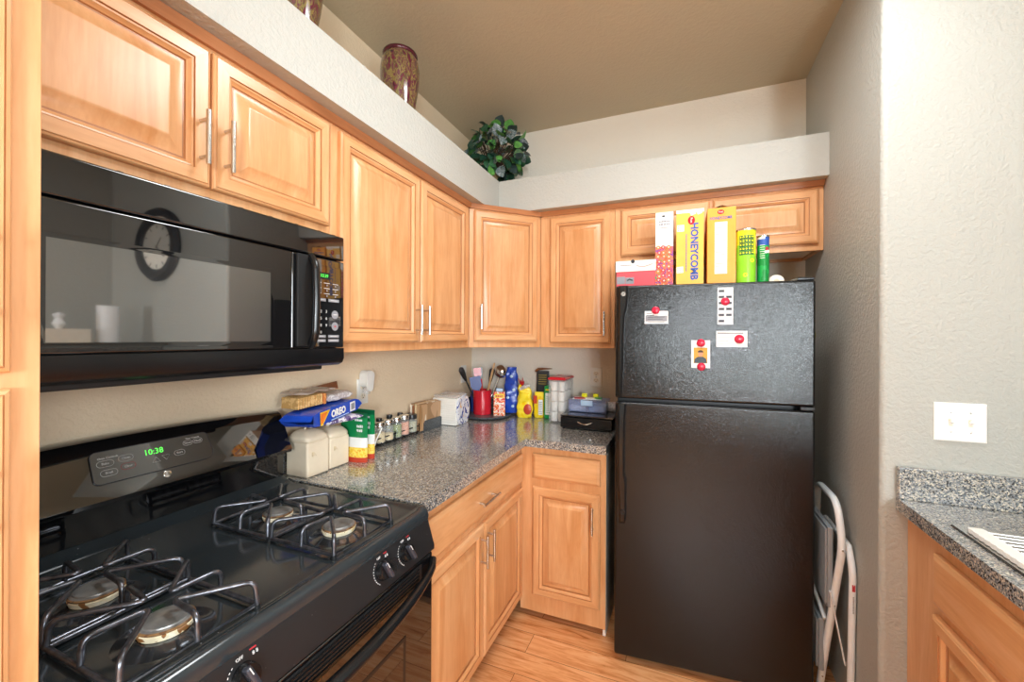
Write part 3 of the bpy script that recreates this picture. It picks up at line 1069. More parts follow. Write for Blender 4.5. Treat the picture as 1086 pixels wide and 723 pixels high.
# slanted display
p0, p1 = Vector((0.103, 0, 1.055)), Vector((0.070, 0, 1.1415))
up = (p1 - p0).normalized()
Tb = frame((p0.x, 0.525, p0.z), (0, 1, 0), up)
Tb = Tb @ Matrix.Translation((0, 0.010, 0.0022))
b = MB()
cw, ch = 0.268, 0.078
pl = arc(0.012, 0.012, 0.012, 180, 270, 4) + arc(cw - 0.02, 0.02, 0.02, 270, 360, 5) + arc(cw - 0.012 - 0.006, ch - 0.012, 0.012, 0, 90, 4) + arc(0.012, ch - 0.012, 0.012, 90, 180, 4)
b.prism(pl, -0.004, 0.0008, 'gloss', T=Tb)
rim = [Tb @ Vector((x, y, 0.0008)) for x, y in pl]
b.tube(rim, 0.0009, 'knobg', 6, closed=True)
for (x, y, w, h, m, tx) in ((0.010, 0.040, 0.033, 0.015, 'whiteprint', 'Bake'), (0.052, 0.044, 0.030, 0.015, 'whiteprint', 'Clean'), (0.014, 0.017, 0.033, 0.015, 'whiteprint', 'Broil'), (0.054, 0.023, 0.030, 0.015, 'redprint', 'Clear'),
                          (0.196, 0.050, 0.024, 0.013, 'whiteprint', 'Timer'), (0.222, 0.051, 0.024, 0.013, 'whiteprint', 'Clock'), (0.171, 0.028, 0.026, 0.014, 'whiteprint', 'Start')):
    oval = arc(x + h / 2, y + h / 2, h / 2, 90, 270, 6) + arc(x + w - h / 2, y + h / 2, h / 2, 270, 450, 6)
    b.tube([Tb @ Vector((px, py, 0.0012)) for px, py in oval], 0.0004, m, 5, closed=True)
    b.text(tx, 0.0075, 'whiteprint', Tb @ Matrix.Translation((x + w / 2, y + h / 2, 0.0012)))
for cxx, sgn in ((0.128, 1), (0.151, -1)):
    tri = [(cxx - 0.009, 0.024 if sgn > 0 else 0.037), (cxx + 0.009, 0.024 if sgn > 0 else 0.037), (cxx, 0.037 if sgn > 0 else 0.024)]
    b.tube([Tb @ Vector((px, py, 0.0012)) for px, py in tri], 0.0004, 'whiteprint', 5, closed=True)
b.text('Oven Controls', 0.0065, 'whiteprint', Tb @ Matrix.Translation((0.033, 0.061, 0.0012)))
b.text('Timer Controls', 0.0055, 'whiteprint', Tb @ Matrix.Translation((0.222, 0.068, 0.0012)))
b.text('10:38', 0.021, 'green_led', Tb @ Matrix.Translation((0.126, 0.052, 0.0013)), sx=0.95)
o = b.build('control_display', bgo)
b = MB()
b.lathe([(0.0, 0.0016), (0.0085, 0.0016), (0.0095, 0.001), (0.0095, 0)], 'chrome', T=Tb @ Matrix.Translation((0.147, -0.0135, -0.0015)), seg=24)
b.text('GE', 0.0095, 'dark', Tb @ Matrix.Translation((0.147, -0.0135, 0.0004)))
b.build('badge', bgo)
# burners
for bx, by, big in ((0.339, 0.815, 0), (0.555, 0.820, 1), (0.339, 0.432, 1), (0.557, 0.432, 1)):
    b = MB()
    s_ = 1.0 if big else 0.92
    TT = Matrix.Translation((bx, by, 0.9097))
    b.lathe([(0.072 * s_, 0.0), (0.066 * s_, 0.0012), (0.056 * s_, 0.0030), (0.046 * s_, 0.0075), (0.040 * s_, 0.0090)], 'dome', T=TT, cap=False, seg=40)
    b.lathe([(0.036 * s_, 0.008), (0.0385 * s_, 0.0095), (0.0410 * s_, 0.0185), (0.0395 * s_, 0.0200), (0.0, 0.020)], 'brass', T=TT, cap=False, seg=40)
    ob = b.build('burner', t)
    b = MB()
    b.lathe([(0.0375 * s_, 0.0203), (0.0405 * s_, 0.0210), (0.0408 * s_, 0.0235), (0.0385 * s_, 0.0250)], 'rust', T=TT, cap=False, seg=40)
    b.lathe([(0.0385 * s_, 0.0250), (0.0340 * s_, 0.0262), (0.0330 * s_, 0.0285), (0.0250 * s_, 0.0300), (0.0, 0.0305)], 'cap', T=TT, cap=False, seg=40)
    b.build('burner_cap', ob)


# grates
def grate(x0, x1, y0, y1):
    b = MB()
    zf, zt, r = 0.9188, 0.962, 0.0047
    xm = (x0 + x1) / 2
    b.tube([(x0, y0, zf), (x1, y0, zf), (x1, y1, zf), (x0, y1, zf)], r, 'iron', 8, closed=False)
    b.tube([(x0, y1, zf), (x0, y0, zf)], r, 'iron', 8)
    b.tube([(xm - 0.006, y0, zf), (xm - 0.006, y1, zf)], r, 'iron', 8).tube([(xm + 0.006, y0, zf), (xm + 0.006, y1, zf)], r, 'iron', 8)
    for (xa, xb) in ((x0, xm - 0.006), (xm + 0.006, x1)):
        cx, cy = (xa + xb) / 2, (y0 + y1) / 2
        c = Vector((cx, cy, zt))
        mids = {'S': (cx, y0), 'E': (xb, cy), 'N': (cx, y1), 'W': (xa, cy)}
        cor = {'S': (xb, y0), 'E': (xb, y1), 'N': (xa, y1), 'W': (xa, y0)}
        for kk in 'SENW':
            m_, q_ = Vector((*mids[kk], zf)), Vector((*cor[kk], zf))
            apex = c + ((m_ - c) * 0.5 + (q_ - c) * 0.5).normalized() * 0.022
            apex.z = zt - 0.002
            mt = m_.copy(); mt.z = zt; mt += (c - mt) * 0.02
            qt = q_.copy(); qt.z = zt; qt += (c - qt) * 0.03
            path = fillet([m_, mt, apex, qt, q_], 0.016, 5)
            b.tube(path, r, 'iron', 8)
    for x, y in ((x0, y0), (x1, y0), (x0, y1), (x1, y1), (xm, y0), (xm, y1)):
        b.cyl((x, y, 0.9105), (x, y, zf), 0.006, 'blackm', 10)
    return b.build('grate', t, sharp=60)


grate(0.216, 0.638, 0.722, 0.922)
grate(0.216, 0.640, 0.330, 0.536)
# slanted control fascia with knobs
pa, pb = Vector((0.676, 0, 0.878)), Vector((0.708, 0, 0.792))
b = MB()
b.prism([(0.60, 0.879), (0.677, 0.879), (0.679, 0.874), (0.700, 0.808), (0.700, 0.797), (0.690, 0.792), (0.60, 0.792)], SY0 + 0.001, SY1 - 0.001, 'enamelp', T=frame((0, 0, 0), (1, 0, 0), (0, 0, 1)) @ Matrix.Diagonal((1, 1, -1, 1)))
fo = b.build('control_panel', t)
upk = (Vector((0.679, 0, 0.874)) - Vector((0.700, 0, 0.808))).normalized()
for ky in (0.391, 0.478, 0.826, 0.919):
    Tk = frame(Vector((0.6895, ky, 0.841)), (0, 1, 0), upk) @ Matrix.Translation((0, 0, 0.0005))
    b = MB()
    b.lathe([(0.0225, 0), (0.0225, 0.004), (0.0205, 0.012), (0.019, 0.016), (0.0, 0.0165)], 'black', T=Tk, seg=32)
    Tr = Tk @ Matrix.Rotation(R(20), 4, 'Z')
    b.box((-0.0060, -0.0215, 0.010), (0.0060, 0.0215, 0.028), 'knobg', 0.005, 3, T=Tr)
    b.box((-0.0008, 0.006, 0.0275), (0.0008, 0.0195, 0.0286), 'whiteprint', T=Tr)
    kn = b.build('knob', t)
    b = MB()
    b.text('OFF', 0.0075, 'whiteprint', Tk @ Matrix.Translation((-0.003, 0.031, 0.0)))
    b.box((0.015, 0.033, 0), (0.027, 0.0355, 0.0004), 'redprint', T=Tk)
    b.text('8 8', 0.0085, 'whiteprint', Tk @ Matrix.Translation((0.024, 0.026, 0.0)))
    for a in range(125, 245, 12):
        w = 0.0005 + 0.0006 * (a - 125) / 120
        x, y = 0.030 * math.cos(R(a)), 0.030 * math.sin(R(a))
        b.box((-w, -0.0015, -0.0003), (w, 0.0015, 0.0003), 'whiteprint', T=Tk @ Matrix.Translation((x, y, 0)) @ Matrix.Rotation(R(a), 4, 'Z'))
    b.build('markings', kn)
# oven door
b = MB()
b.box((0.657, SY0 + 0.004, 0.155), (0.695, SY1 - 0.002, 0.7895), 'gloss', 0.006, 3)
dr = b.build('oven_door', t)
b = MB()
b.rings(0.50, 0.34, [(0, 0), (0.004, 0.0012), (0.010, 0.0012), (0.012, 0.0006)], 'black', 'black', FX(0.6951, 0.415, 0.285), cap='gloss', back=False)
b.build('door_window', dr)
b = MB()
b.box((0.6955, SY0 + 0.06, 0.725), (0.6975, SY1 - 0.06, 0.780), 'blackm', 0.001)
for i in range(5):
    z = 0.733 + 0.0095 * i
    b.box((0.6970, SY0 + 0.075, z), (0.7005, SY1 - 0.075, z + 0.0045), 'black', 0.001)
b.build('vent_louvre', dr)
b = MB()
hp = []
N = 28
for i in range(N + 1):
    u = i / N
    y = SY0 + 0.006 + (SY1 - SY0 - 0.014) * u
    bow = math.sin(math.pi * u) ** 0.55
    hp.append((0.700 + 0.050 * bow, y, 0.770 - 0.030 * bow))
b.tube(hp, 0.0125, 'black', 14, radii=[0.010 + 0.006 * math.sin(math.pi * i / N) for i in range(N + 1)])
b.build('door_handle', dr, sharp=60)
b = MB()
b.box((0.657, SY0 + 0.004, 0.03), (0.690, SY1 - 0.002, 0.148), 'enamelp', 0.006, 3)
b.build('storage_drawer', t)

# ------------------------------------------------------------------ microwave
MY0, MY1 = 0.263, 1.0235
XM = 0.368
t = thing('microwave', (0.18, 0.64, 1.32), 'black over-the-range microwave with green clock under the short cabinet', 'microwave')
b = MB()
b.box((0.001, MY0, 1.336), (0.335, MY1, 1.7375), 'blackm', 0.002)
b.box((0.02, MY0 + 0.05, 1.318), (0.33, MY1 - 0.05, 1.337), 'blackm', 0.004)
b.build('microwave_body', t)
b = MB()
b.box((0.335, MY0, 1.661), (XM, MY1, 1.7375), 'gloss', 0.005, 3)
for yy in (0.45, 0.53, 0.61, 0.69, 0.77, 0.85, 0.93, 0.985):
    b.box((0.333, yy, 1.7365), (0.358, yy + 0.012, 1.7410), 'black', 0.002)
b.build('vent_grille', t)
b = MB()
b.box((0.335, MY0, 1.386), (XM + 0.001, 0.8305, 1.6570), 'gloss', 0.004, 3)
dm = b.build('microwave_door', t)
b = MB()
b.rings(0.44, 0.205, [(0, 0.0), (0.002, 0.0008), (0.012, 0.0008)], 'gloss', 'gloss', FX(XM + 0.0005, 0.338, 1.395), cap='mglass', back=False)
b.build('door_window', dm)
# handle
b = MB()
b.box((XM, 0.842, 1.392), (XM + 0.010, 0.893, 1.655), 'vent', 0.003)
hp = [(XM + 0.006, 0.888, 1.392), (XM + 0.030, 0.884, 1.420), (XM + 0.034, 0.884, 1.52), (XM + 0.030, 0.884, 1.628), (XM + 0.006, 0.888, 1.654)]
b.tube(fillet(hp, 0.03, 5), 0.0115, 'black', 12)
b.build('door_handle', dm, sharp=60)
b = MB()
b.box((0.335, 0.8315, 1.386), (XM, MY1, 1.6570), 'gloss', 0.004, 3)
cp = b.build('control_panel', t)
Tp = FX(XM + 0.0006, 0.899, 1.390)
b = MB()
b.rings(0.112, 0.245, [(0, 0), (0.0008, 0.0006)], 'black', 'black', Tp, cap='gloss', back=False)
b.box((0.020, 0.204, 0.0004), (0.066, 0.224, 0.0010), 'vent', T=Tp)
b.text('10:39', 0.0145, 'green_led', Tp @ Matrix.Translation((0.043, 0.214, 0.0012)), sx=0.95)
for r_ in range(3):
    for c_ in range(3):
        b.box((0.010 + c_ * 0.033, 0.192 - r_ * 0.016, 0.0004), (0.032 + c_ * 0.033, 0.1935 - r_ * 0.016, 0.0009), 'whiteprint', T=Tp)
        b.lathe([(0, 0.0009), (0.0028, 0.0009)], 'print', T=Tp @ Matrix.Translation((0.021 + c_ * 0.033, 0.186 - r_ * 0.016, 0)), cap=False, seg=10)
for c_ in range(2):
    b.box((0.008 + c_ * 0.052, 0.137, 0.0003), (0.050 + c_ * 0.052, 0.146, 0.0008), 'print', T=Tp)
    for rr in range(2):
        b.box((0.008 + c_ * 0.052, 0.014 + 0.013 * rr, 0.0003), (0.050 + c_ * 0.052, 0.022 + 0.013 * rr, 0.0008), 'print', T=Tp)
        b.box((0.016 + c_ * 0.052, 0.0175 + 0.013 * rr, 0.0007), (0.042 + c_ * 0.052, 0.0190 + 0.013 * rr, 0.0010), 'whiteprint', T=Tp)
    b.box((0.016 + c_ * 0.052, 0.141, 0.0007), (0.042 + c_ * 0.052, 0.1425, 0.0010), 'whiteprint', T=Tp)
for i, ch_ in enumerate('1234567890'):
    rr, c_ = divmod(i, 3)
    if ch_ == '0':
        rr, c_ = 3, 1
    b.text(ch_, 0.012, 'whiteprint', Tp @ Matrix.Translation((0.012 + c_ * 0.020, 0.106 - rr * 0.021, 0.0009)))
for yy, m_ in ((0.098, 'print'), (0.062, 'print')):
    b.lathe([(0.0135, 0.0003), (0.0130, 0.0010), (0, 0.0011)], m_, T=Tp @ Matrix.Translation((0.086, yy, 0)), cap=False, seg=24)
b.box((0.083, 0.060, 0.0010), (0.090, 0.064, 0.0014), 'redprint', T=Tp)
b.box((0.079, 0.097, 0.0010), (0.093, 0.0995, 0.0014), 'whiteprint', T=Tp)
b.build('keypad', cp)
b = MB()
pr = [(0.335, 1.384), (0.368, 1.384), (0.3685, 1.352), (0.362, 1.338), (0.345, 1.330), (0.335, 1.330)]
b.prism(pr, MY0, MY1, 'black', T=frame((0, 0, 0), (1, 0, 0), (0, 0, 1)) @ Matrix.Diagonal((1, 1, -1, 1)))
b.build('bottom_trim', t)

# ------------------------------------------------------------------ refrigerator
FA = 0.0788
TF = Matrix.Translation((1.1027, 1.8551, 0)) @ Matrix.Rotation(FA, 4, 'Z')   # x right, y into, z up
TD = TF @ frame((0, 0, 0), (1, 0, 0), (0, 0, 1))                              # on the door plane: x right, y up, z out
t = thing('refrigerator', (1.45, 2.2, 0), 'black top-freezer refrigerator with a pebbled finish and magnets on it', 'refrigerator')
b = MB(); b.T = TF
b.box((0.006, 0.062, 0.02), (0.742, 0.66, 1.636), 'blackm', 0.006)
b.box((0.03, 0.05, 0.004), (0.72, 0.30, 0.03), 'blackm')
b.build('refrigerator_body', t)
for nm, z0, z1, in (('freezer_door', 1.1575, 1.650), ('refrigerator_door', 0.032, 1.1415)):
    b = MB(); b.T = TF
    b.box((0.0, 0.0, z0), (0.7505, 0.055, z1), 'fridge', 0.010, 4)
    d = b.build(nm, t)
    b = MB(); b.T = TF
    b.box((0.004, 0.055, z0 + 0.006), (0.746, 0.063, z1 - 0.006), 'vent')
    b.build('door_gasket', d)
    b = MB()
    if nm == 'freezer_door':
        sec = [(1.163, 0.016, 0.026), (1.20, 0.022, 0.030), (1.30, 0.024, 0.034), (1.45, 0.024, 0.036), (1.52, 0.022, 0.040), (1.56, 0.019, 0.049), (1.60, 0.018, 0.053), (1.648, 0.016, 0.053)]
        sec = [(z, w_, x1) for z, w_, x1 in sec]
    else:
        sec = [(0.612, 0.004, 0.042), (0.625, 0.014, 0.047), (0.66, 0.018, 0.050), (0.80, 0.020, 0.050), (0.83, 0.026, 0.042), (0.95, 0.028, 0.042), (1.08, 0.028, 0.044), (1.136, 0.018, 0.048)]
    rings_ = []
    for z, h, x1 in sec:
        x0 = 0.012 if z > 0.7 else 0.020
        c = min(h * 0.45, 0.008)
        rings_.append([(x0, z, -0.004), (x0, z, h - c), (x0 + c, z, h), (x1 - c, z, h), (x1, z, h - c), (x1, z, -0.004)])
    vs = [p for r_ in rings_ for p in r_]
    fs = []
    for i in range(len(rings_) - 1):
        for k in range(6):
            fs.append([i * 6 + k, i * 6 + (k + 1) % 6, (i + 1) * 6 + (k + 1) % 6, (i + 1) * 6 + k])
    fs.append(list(range(6))); fs.append([(len(rings_) - 1) * 6 + k for k in range(6)][::-1])
    b.add(vs, fs, 'black', T=TD)
    if nm == 'freezer_door':
        b.lathe([(0.0, 0.0012), (0.009, 0.0012), (0.010, 0)], 'steel', T=TD @ Matrix.Translation((0.033, 1.612, 0.0185)), seg=24)
        b.text('GE', 0.009, 'dark', TD @ Matrix.Translation((0.033, 1.612, 0.0200)))
    else:
        b.lathe([(0.008, 0.0012), (0.010, 0.0022), (0.0115, 0.0012)], 'blackm', T=TD @ Matrix.Translation((0.035, 0.668, 0.018)), seg=24, cap=False)
    b.build('door_handle', d, sharp=25)
b = MB(); b.T = TF
b.box((0.690, 0.004, 1.650), (0.748, 0.085, 1.662), 'black', 0.003)
b.build('hinge', t)
b = MB(); b.T = TF
b.box((0.700, -0.001, 1.1425), (0.748, 0.05, 1.1565), 'blackm', 0.003)
b.build('hinge', t)


# papers and magnets
def paper(name, x0, x1, z0, z1, label, cat, deco=None):
    b = MB()
    b.box((x0, z0, 0.0006), (x1, z1, 0.0014), 'paper', T=TD)
    if deco:
        deco(b, x0, x1, z0, z1)
    return tag(b.build(name, origin=TD @ Vector(((x0 + x1) / 2, z0, 0.0006))), label, cat)


def lines(b, x0, x1, zs, m='print', h=0.0014):
    for z, f in zs:
        b.box((x0, z - h, 0.0014), (x0 + (x1 - x0) * f, z + h, 0.0017), m, T=TD)


def d1(b, x0, x1, z0, z1):
    b.box((x0 + 0.003, z0 + 0.010, 0.0013), (x1 - 0.003, z0 + 0.034, 0.0016), 'print', T=TD)
    lines(b, x0 + 0.006, x1 - 0.03, [(z1 - 0.010, 0.4), (z1 - 0.018, 0.55)], 'dark')
    lines(b, x0 + 0.012, x1 - 0.006, [(z0 + 0.028, 0.9), (z0 + 0.020, 0.8), (z0 + 0.006, 0.9)], 'dark', 0.001)


def d2(b, x0, x1, z0, z1):
    for i in range(6):
        for j in range(2):
            if j == 1 and i in (0, 5):
                continue
            zz = z1 - 0.012 - i * 0.0245
            xa = x0 + 0.003 + j * 0.0275
            b.box((xa, zz - 0.008, 0.0013), (xa + 0.023, zz + 0.004, 0.0017), 'print', T=TD)
            b.box((xa + 0.003, zz - 0.005, 0.0016), (xa + 0.020, zz + 0.001, 0.0019), 'dark', T=TD)


def d3(b, x0, x1, z0, z1):
    lines(b, x0 + 0.004, x1 - 0.014, [(z1 - 0.009, 1.0)], 'dark', 0.0018)
    lines(b, x0 + 0.004, x1 - 0.05, [(z1 - 0.020, 0.9), (z1 - 0.027, 1.0), (z1 - 0.040, 0.7), (z1 - 0.047, 1.0), (z1 - 0.054, 0.8)], 'print', 0.0010)


def d4(b, x0, x1, z0, z1):
    a0, a1, c0, c1 = 0.317, 0.369, 1.318, 1.383
    b.box((a0, c0, 0.0013), (a1, c1, 0.0017), 'amber', T=TD)
    cx = (a0 + a1) / 2
    sh = [(a0 + 0.002, c0 + 0.001), (a1 - 0.002, c0 + 0.001), (a1 - 0.004, c0 + 0.018), (cx + 0.010, c0 + 0.027), (cx - 0.010, c0 + 0.027), (a0 + 0.004, c0 + 0.018)]
    b.prism(sh, 0.0016, 0.0019, 'shirt', T=TD)
    b.prism([(cx + 0.0095 * math.cos(k * 0.4488), c0 + 0.040 + 0.0125 * math.sin(k * 0.4488)) for k in range(14)], 0.0016, 0.0021, 'skin', T=TD)
    b.prism(arc(cx, c0 + 0.043, 0.0115, 10, 170, 10), 0.0016, 0.0023, 'hair', T=TD)


paper('business_card', 0.122, 0.216, 1.483, 1.537, 'small white card at upper left of the freezer door', 'card', d1)
paper('photo_strip', 0.406, 0.463, 1.478, 1.629, 'tall white sheet with small printed stamps near the freezer door top', 'paper', d2)
paper('note_card', 0.402, 0.515, 1.387, 1.452, 'wide white note card with small text on the freezer door', 'card', d3)
paper('photo_print', 0.308, 0.379, 1.299, 1.413, 'small portrait photo print with white border on the freezer door', 'photo', d4)


def magnet(x, z, label, r=0.0165):
    b = MB()
    Tm = TD @ Matrix.Translation((x, z, 0.0022))
    b.lathe([(r, 0), (r, 0.003), (r * 0.92, 0.0055), (r * 0.7, 0.0075), (r * 0.4, 0.0086), (0, 0.009)], 'magnet', T=Tm, seg=28)
    b.box((0.001, -0.002, 0.0078), (0.010, 0.002, 0.0084), 'paper', T=Tm @ Matrix.Rotation(R(8), 4, 'Y'))
    tag(b.build('magnet', origin=Tm.translation), label, 'magnet', 'red round magnets on the freezer door')


magnet(0.166, 1.540, 'red round magnet holding the small card at upper left')
magnet(0.434, 1.572, 'red round magnet on the tall stamp sheet')
magnet(0.486, 1.419, 'red round magnet at the right of the wide note card', 0.018)
magnet(0.344, 1.402, 'red round magnet at the top of the portrait photo')
magnet(0.346, 1.304, 'red round magnet at the bottom of the portrait photo')
# olive note on the fridge side
b = MB(); b.T = TF
n = 8
vs, fs = [], []
for i in range(n + 1):
    u = i / n
    vs += [(0.7435 + 0.030 * math.sin(1.9 * u), 0.068 + 0.01 * u, 1.515 - 0.10 * u), (0.7435 + 0.010 * u * u, 0.150, 1.50 - 0.10 * u)]
for i in range(n):
    fs.append([2 * i, 2 * i + 1, 2 * i + 3, 2 * i + 2])
vs2 = [(x + 0.0012, y, z) for x, y, z in vs]
fs2 = [[j + len(vs) for j in f][::-1] for f in fs]
b.add(vs + vs2, fs + fs2, 'olive')
tag(b.build('note_paper', origin=TF @ Vector((0.745, 0.1, 1.42))), 'olive note curling off the right side of the refrigerator', 'paper')

# ------------------------------------------------------------------ things on top of the refrigerator
ZFt = 1.637


def bx(name, x0, x1, y0, y1, z0, z1, mat, label, cat, deco=None, group=None, rot=0, bev=0.001, mb=None):
    b = mb or MB()
    cx, cy = (x0 + x1) / 2, (y0 + y1) / 2
    T = Matrix.Translation((cx, cy, 0)) @ Matrix.Rotation(R(rot), 4, 'Z') @ Matrix.Translation((-cx, -cy, 0))
    b.T = T
    b.box((x0, y0, z0), (x1, y1, z1), mat, bev, 1)
    if deco:
        deco(b)
    b.T = Matrix.Identity(4)
    return tag(b.build(name, origin=(cx, cy, z0)), label, cat, group)


def at(x, y, z):   # a print frame on a -y face
    return frame((x, y - 0.0005, z), (1, 0, 0), (0, 0, 1))


YC = 1.985
sx_ = 1.0


# scale from the y=1.93 measuring plane to YC
def mx(x, y=YC):
    return x + (x - 1.3743) * (y / 1.93 - 1)


def mz(z, y=YC):
    return 1.4188 + (z - 1.4188) * y / 1.93


def shoe(b):
    x0, x1, z1 = mx(1.094), mx(1.262), mz(1.768)
    b.box((x0 - 0.003, YC - 0.003, z1 - 0.048), (x1 + 0.003, YC + 0.19, z1 + 0.002), 'palewhite', 0.001, 1)
    scribble(b, 0.06, 0.006, 1, 'print', at(x0 + 0.045, YC - 0.003, z1 - 0.018))
    pts = [at(x0 + 0.09 + 0.012 * i, YC - 0.003, z1 - 0.020 - 0.007 * math.sin(i * 0.6)) @ Vector((0, 0, 0.0005)) for i in range(7)]
    b.tube(pts, 0.0028, 'redprint', 6, flat=0.25)
    b.lathe([(0.009, 0), (0.009, 0.0008), (0, 0.0008)], 'dark', T=at(x0 + 0.075, YC - 0.003, z1 - 0.002), seg=20)
    b.box((x0 + 0.002, YC - 0.001, z1 - 0.105), (x0 + 0.040, YC, z1 - 0.070), 'print')
    b.box((x0 + 0.042, YC - 0.001, z1 - 0.105), (x0 + 0.080, YC, z1 - 0.075), 'print')
    b.tube([(x0 + 0.05, YC - 0.001, z1 - 0.09), (x0 + 0.06, YC - 0.001, z1 - 0.083), (x0 + 0.074, YC - 0.001, z1 - 0.089)], 0.003, 'dark', 6)


bx('shoe_box', mx(1.094), mx(1.262), YC, YC + 0.187, ZFt, mz(1.768), 'redbox', 'salmon red cardboard box with white lid at the left end of the refrigerator top', 'box', shoe)


def candy(b):
    x0, x1, z1 = mx(1.263), mx(1.336), mz(1.974)
    w = x1 - x0
    b.box((x0 - 0.0004, YC - 0.001, ZFt + 0.02), (x1 + 0.0004, YC, z1 - 0.155), 'cookie')
    scribble(b, 0.052, 0.026, 2, 'print', at(x0 + w / 2, YC, z1 - 0.048), 4)
    scribble(b, 0.046, 0.006, 1, 'print', at(x0 + w / 2, YC, z1 - 0.070), 5)
    b.box((-0.006, -0.004, 0), (0.006, 0.004, 0.0006), 'dark', T=at(x0 + w / 2 - 0.004, YC, z1 - 0.018))
    rr = random.Random(3)
    for i in range(9):
        for j in range(3):
            cx, cz = x0 + 0.014 + j * 0.021 + rr.uniform(-0.003, 0.003), ZFt + 0.025 + i * 0.021 + rr.uniform(-0.003, 0.003)
            b.lathe([(0.009, 0), (0.009, 0.0006), (0, 0.0008)], rr.choice(['orange', 'redprint', 'orange', 'bagknot']), T=at(cx, YC, cz) @ Matrix.Rotation(R(rr.uniform(0, 60)), 4, 'Z'), seg=8)
            b.box((-0.004, -0.0015, 0.0006), (0.004, 0.0015, 0.0011), 'palewhite', T=at(cx, YC, cz))
            b.box((-0.0015, -0.004, 0.0006), (0.0015, 0.004, 0.0011), 'palewhite', T=at(cx, YC, cz))


bx('snack_box', mx(1.263), mx(1.336), YC, YC + 0.22, ZFt, mz(1.974), 'palewhite', 'tall narrow white box with colourful fruit pieces, left of the yellow cereal boxes', 'box', candy)


def piece(b, T, s=1.0):
    """square honeycomb cereal piece"""
    b.box((-0.014 * s, -0.014 * s, 0), (0.014 * s, 0.014 * s, 0.0010), 'palewhite', 0.0004, 1, T=T)
    for i in range(3):
        for j in range(3):
            if i == j == 1 or True:
                b.lathe([(0.0022 * s, 0.0010), (0.0022 * s, 0.0014), (0, 0.0014)], 'orange', T=T @ Matrix.Translation(((i - 1) * 0.0085 * s, (j - 1) * 0.0085 * s, 0)), seg=8, cap=False)


def honey(b):
    x0, x1, z1 = mx(1.348), mx(1.457), mz(1.974)
    Tt = frame((x0 + 0.073, YC - 0.0004, z1 - 0.185), (0, 0, -1), (1, 0, 0))
    b.text('HONEYCOMB', 0.042, 'bluel', Tt, sx=0.95, bold=0.0016)
    scribble(b, 0.17, 0.006, 1, 'bluel', frame((x0 + 0.042, YC - 0.0004, z1 - 0.19), (0, 0, -1), (1, 0, 0)), 6)
    Tr = at(x0 + 0.062, YC, z1 - 0.048)
    b.lathe([(0.017, 0), (0.017, 0.0006), (0, 0.0007)], 'red', T=Tr @ Matrix.Diagonal((0.85, 1.1, 1, 1)), seg=28)
    b.text('Post', 0.013, 'palewhite', Tr @ Matrix.Translation((0, 0, 0.001)) @ Matrix.Rotation(R(-90), 4, 'Z'))
    b.box((x0, YC - 0.0008, z1 - 0.014), (x1, YC, z1), 'palewhite')
    piece(b, at(x0 + 0.018, YC, z1 - 0.080), 1.05)
    piece(b, at(x0 + 0.016, YC, z1 - 0.265) @ Matrix.Rotation(R(3), 4, 'Z'), 1.0)
    for i, s_ in ((0, 1.0), (1, 0.85)):
        piece(b, at(x1 - 0.045 + 0.026 * i, YC, z1 - 0.014) @ Matrix.Rotation(R(20), 4, 'Z'), s_ * 0.8)


bx('cereal_box', mx(1.348), mx(1.457), YC, YC + 0.22, ZFt, mz(1.974), 'cerealy', 'yellow cereal box with large blue sideways lettering on the refrigerator', 'box', honey, 'yellow cereal boxes on the refrigerator')


def honey2(b):
    x0, x1, z1 = mx(1.470), mx(1.578), mz(1.969)
    xc = (x0 + x1) / 2
    Tr = at(xc - 0.003, YC, z1 - 0.019)
    b.lathe([(0.012, 0), (0.012, 0.0006), (0, 0.0007)], 'red', T=Tr @ Matrix.Diagonal((1.1, 0.8, 1, 1)), seg=28)
    b.text('Post', 0.010, 'palewhite', Tr @ Matrix.Translation((0, 0, 0.001)))
    b.text('HONEYCOMB', 0.0165, 'bluel', at(xc - 0.002, YC, z1 - 0.045), bold=0.0004, sx=0.82)
    b.box((xc - 0.026, YC - 0.0008, z1 - 0.285), (xc + 0.022, YC, z1 - 0.062), 'palewhite')
    z = z1 - 0.070
    rr = random.Random(5)
    while z > z1 - 0.275:
        heavy = rr.random() < 0.15
        b.box((xc - 0.024, YC - 0.0012, z - (0.0013 if heavy else 0.0004)), (xc - 0.024 + 0.044 * rr.uniform(0.6, 1), YC - 0.0007, z + 0.0004), 'dark' if heavy else 'print')
        z -= 0.0055
    # torn open flaps
    for sgn in (-1, 1):
        b.add([(xc + sgn * 0.001, YC + 0.004, z1 + 0.014), (xc + sgn * 0.038, YC + 0.004, z1), (xc + sgn * 0.038, YC + 0.20, z1), (xc + sgn * 0.001, YC + 0.20, z1 + 0.010),
               (xc + sgn * 0.001, YC + 0.004, z1 + 0.012), (xc + sgn * 0.036, YC + 0.004, z1 - 0.002), (xc + sgn * 0.036, YC + 0.20, z1 - 0.002), (xc + sgn * 0.001, YC + 0.20, z1 + 0.008)],
              [[0, 1, 2, 3], [4, 5, 6, 7][::-1], [0, 1, 5, 4], [3, 2, 6, 7], [0, 3, 7, 4]], 'cardboard')


bx('cereal_box', mx(1.470), mx(1.578), YC, YC + 0.22, ZFt, mz(1.969), 'cerealo', 'amber cereal box with white nutrition panel and an opened top', 'box', honey2, 'yellow cereal boxes on the refrigerator')


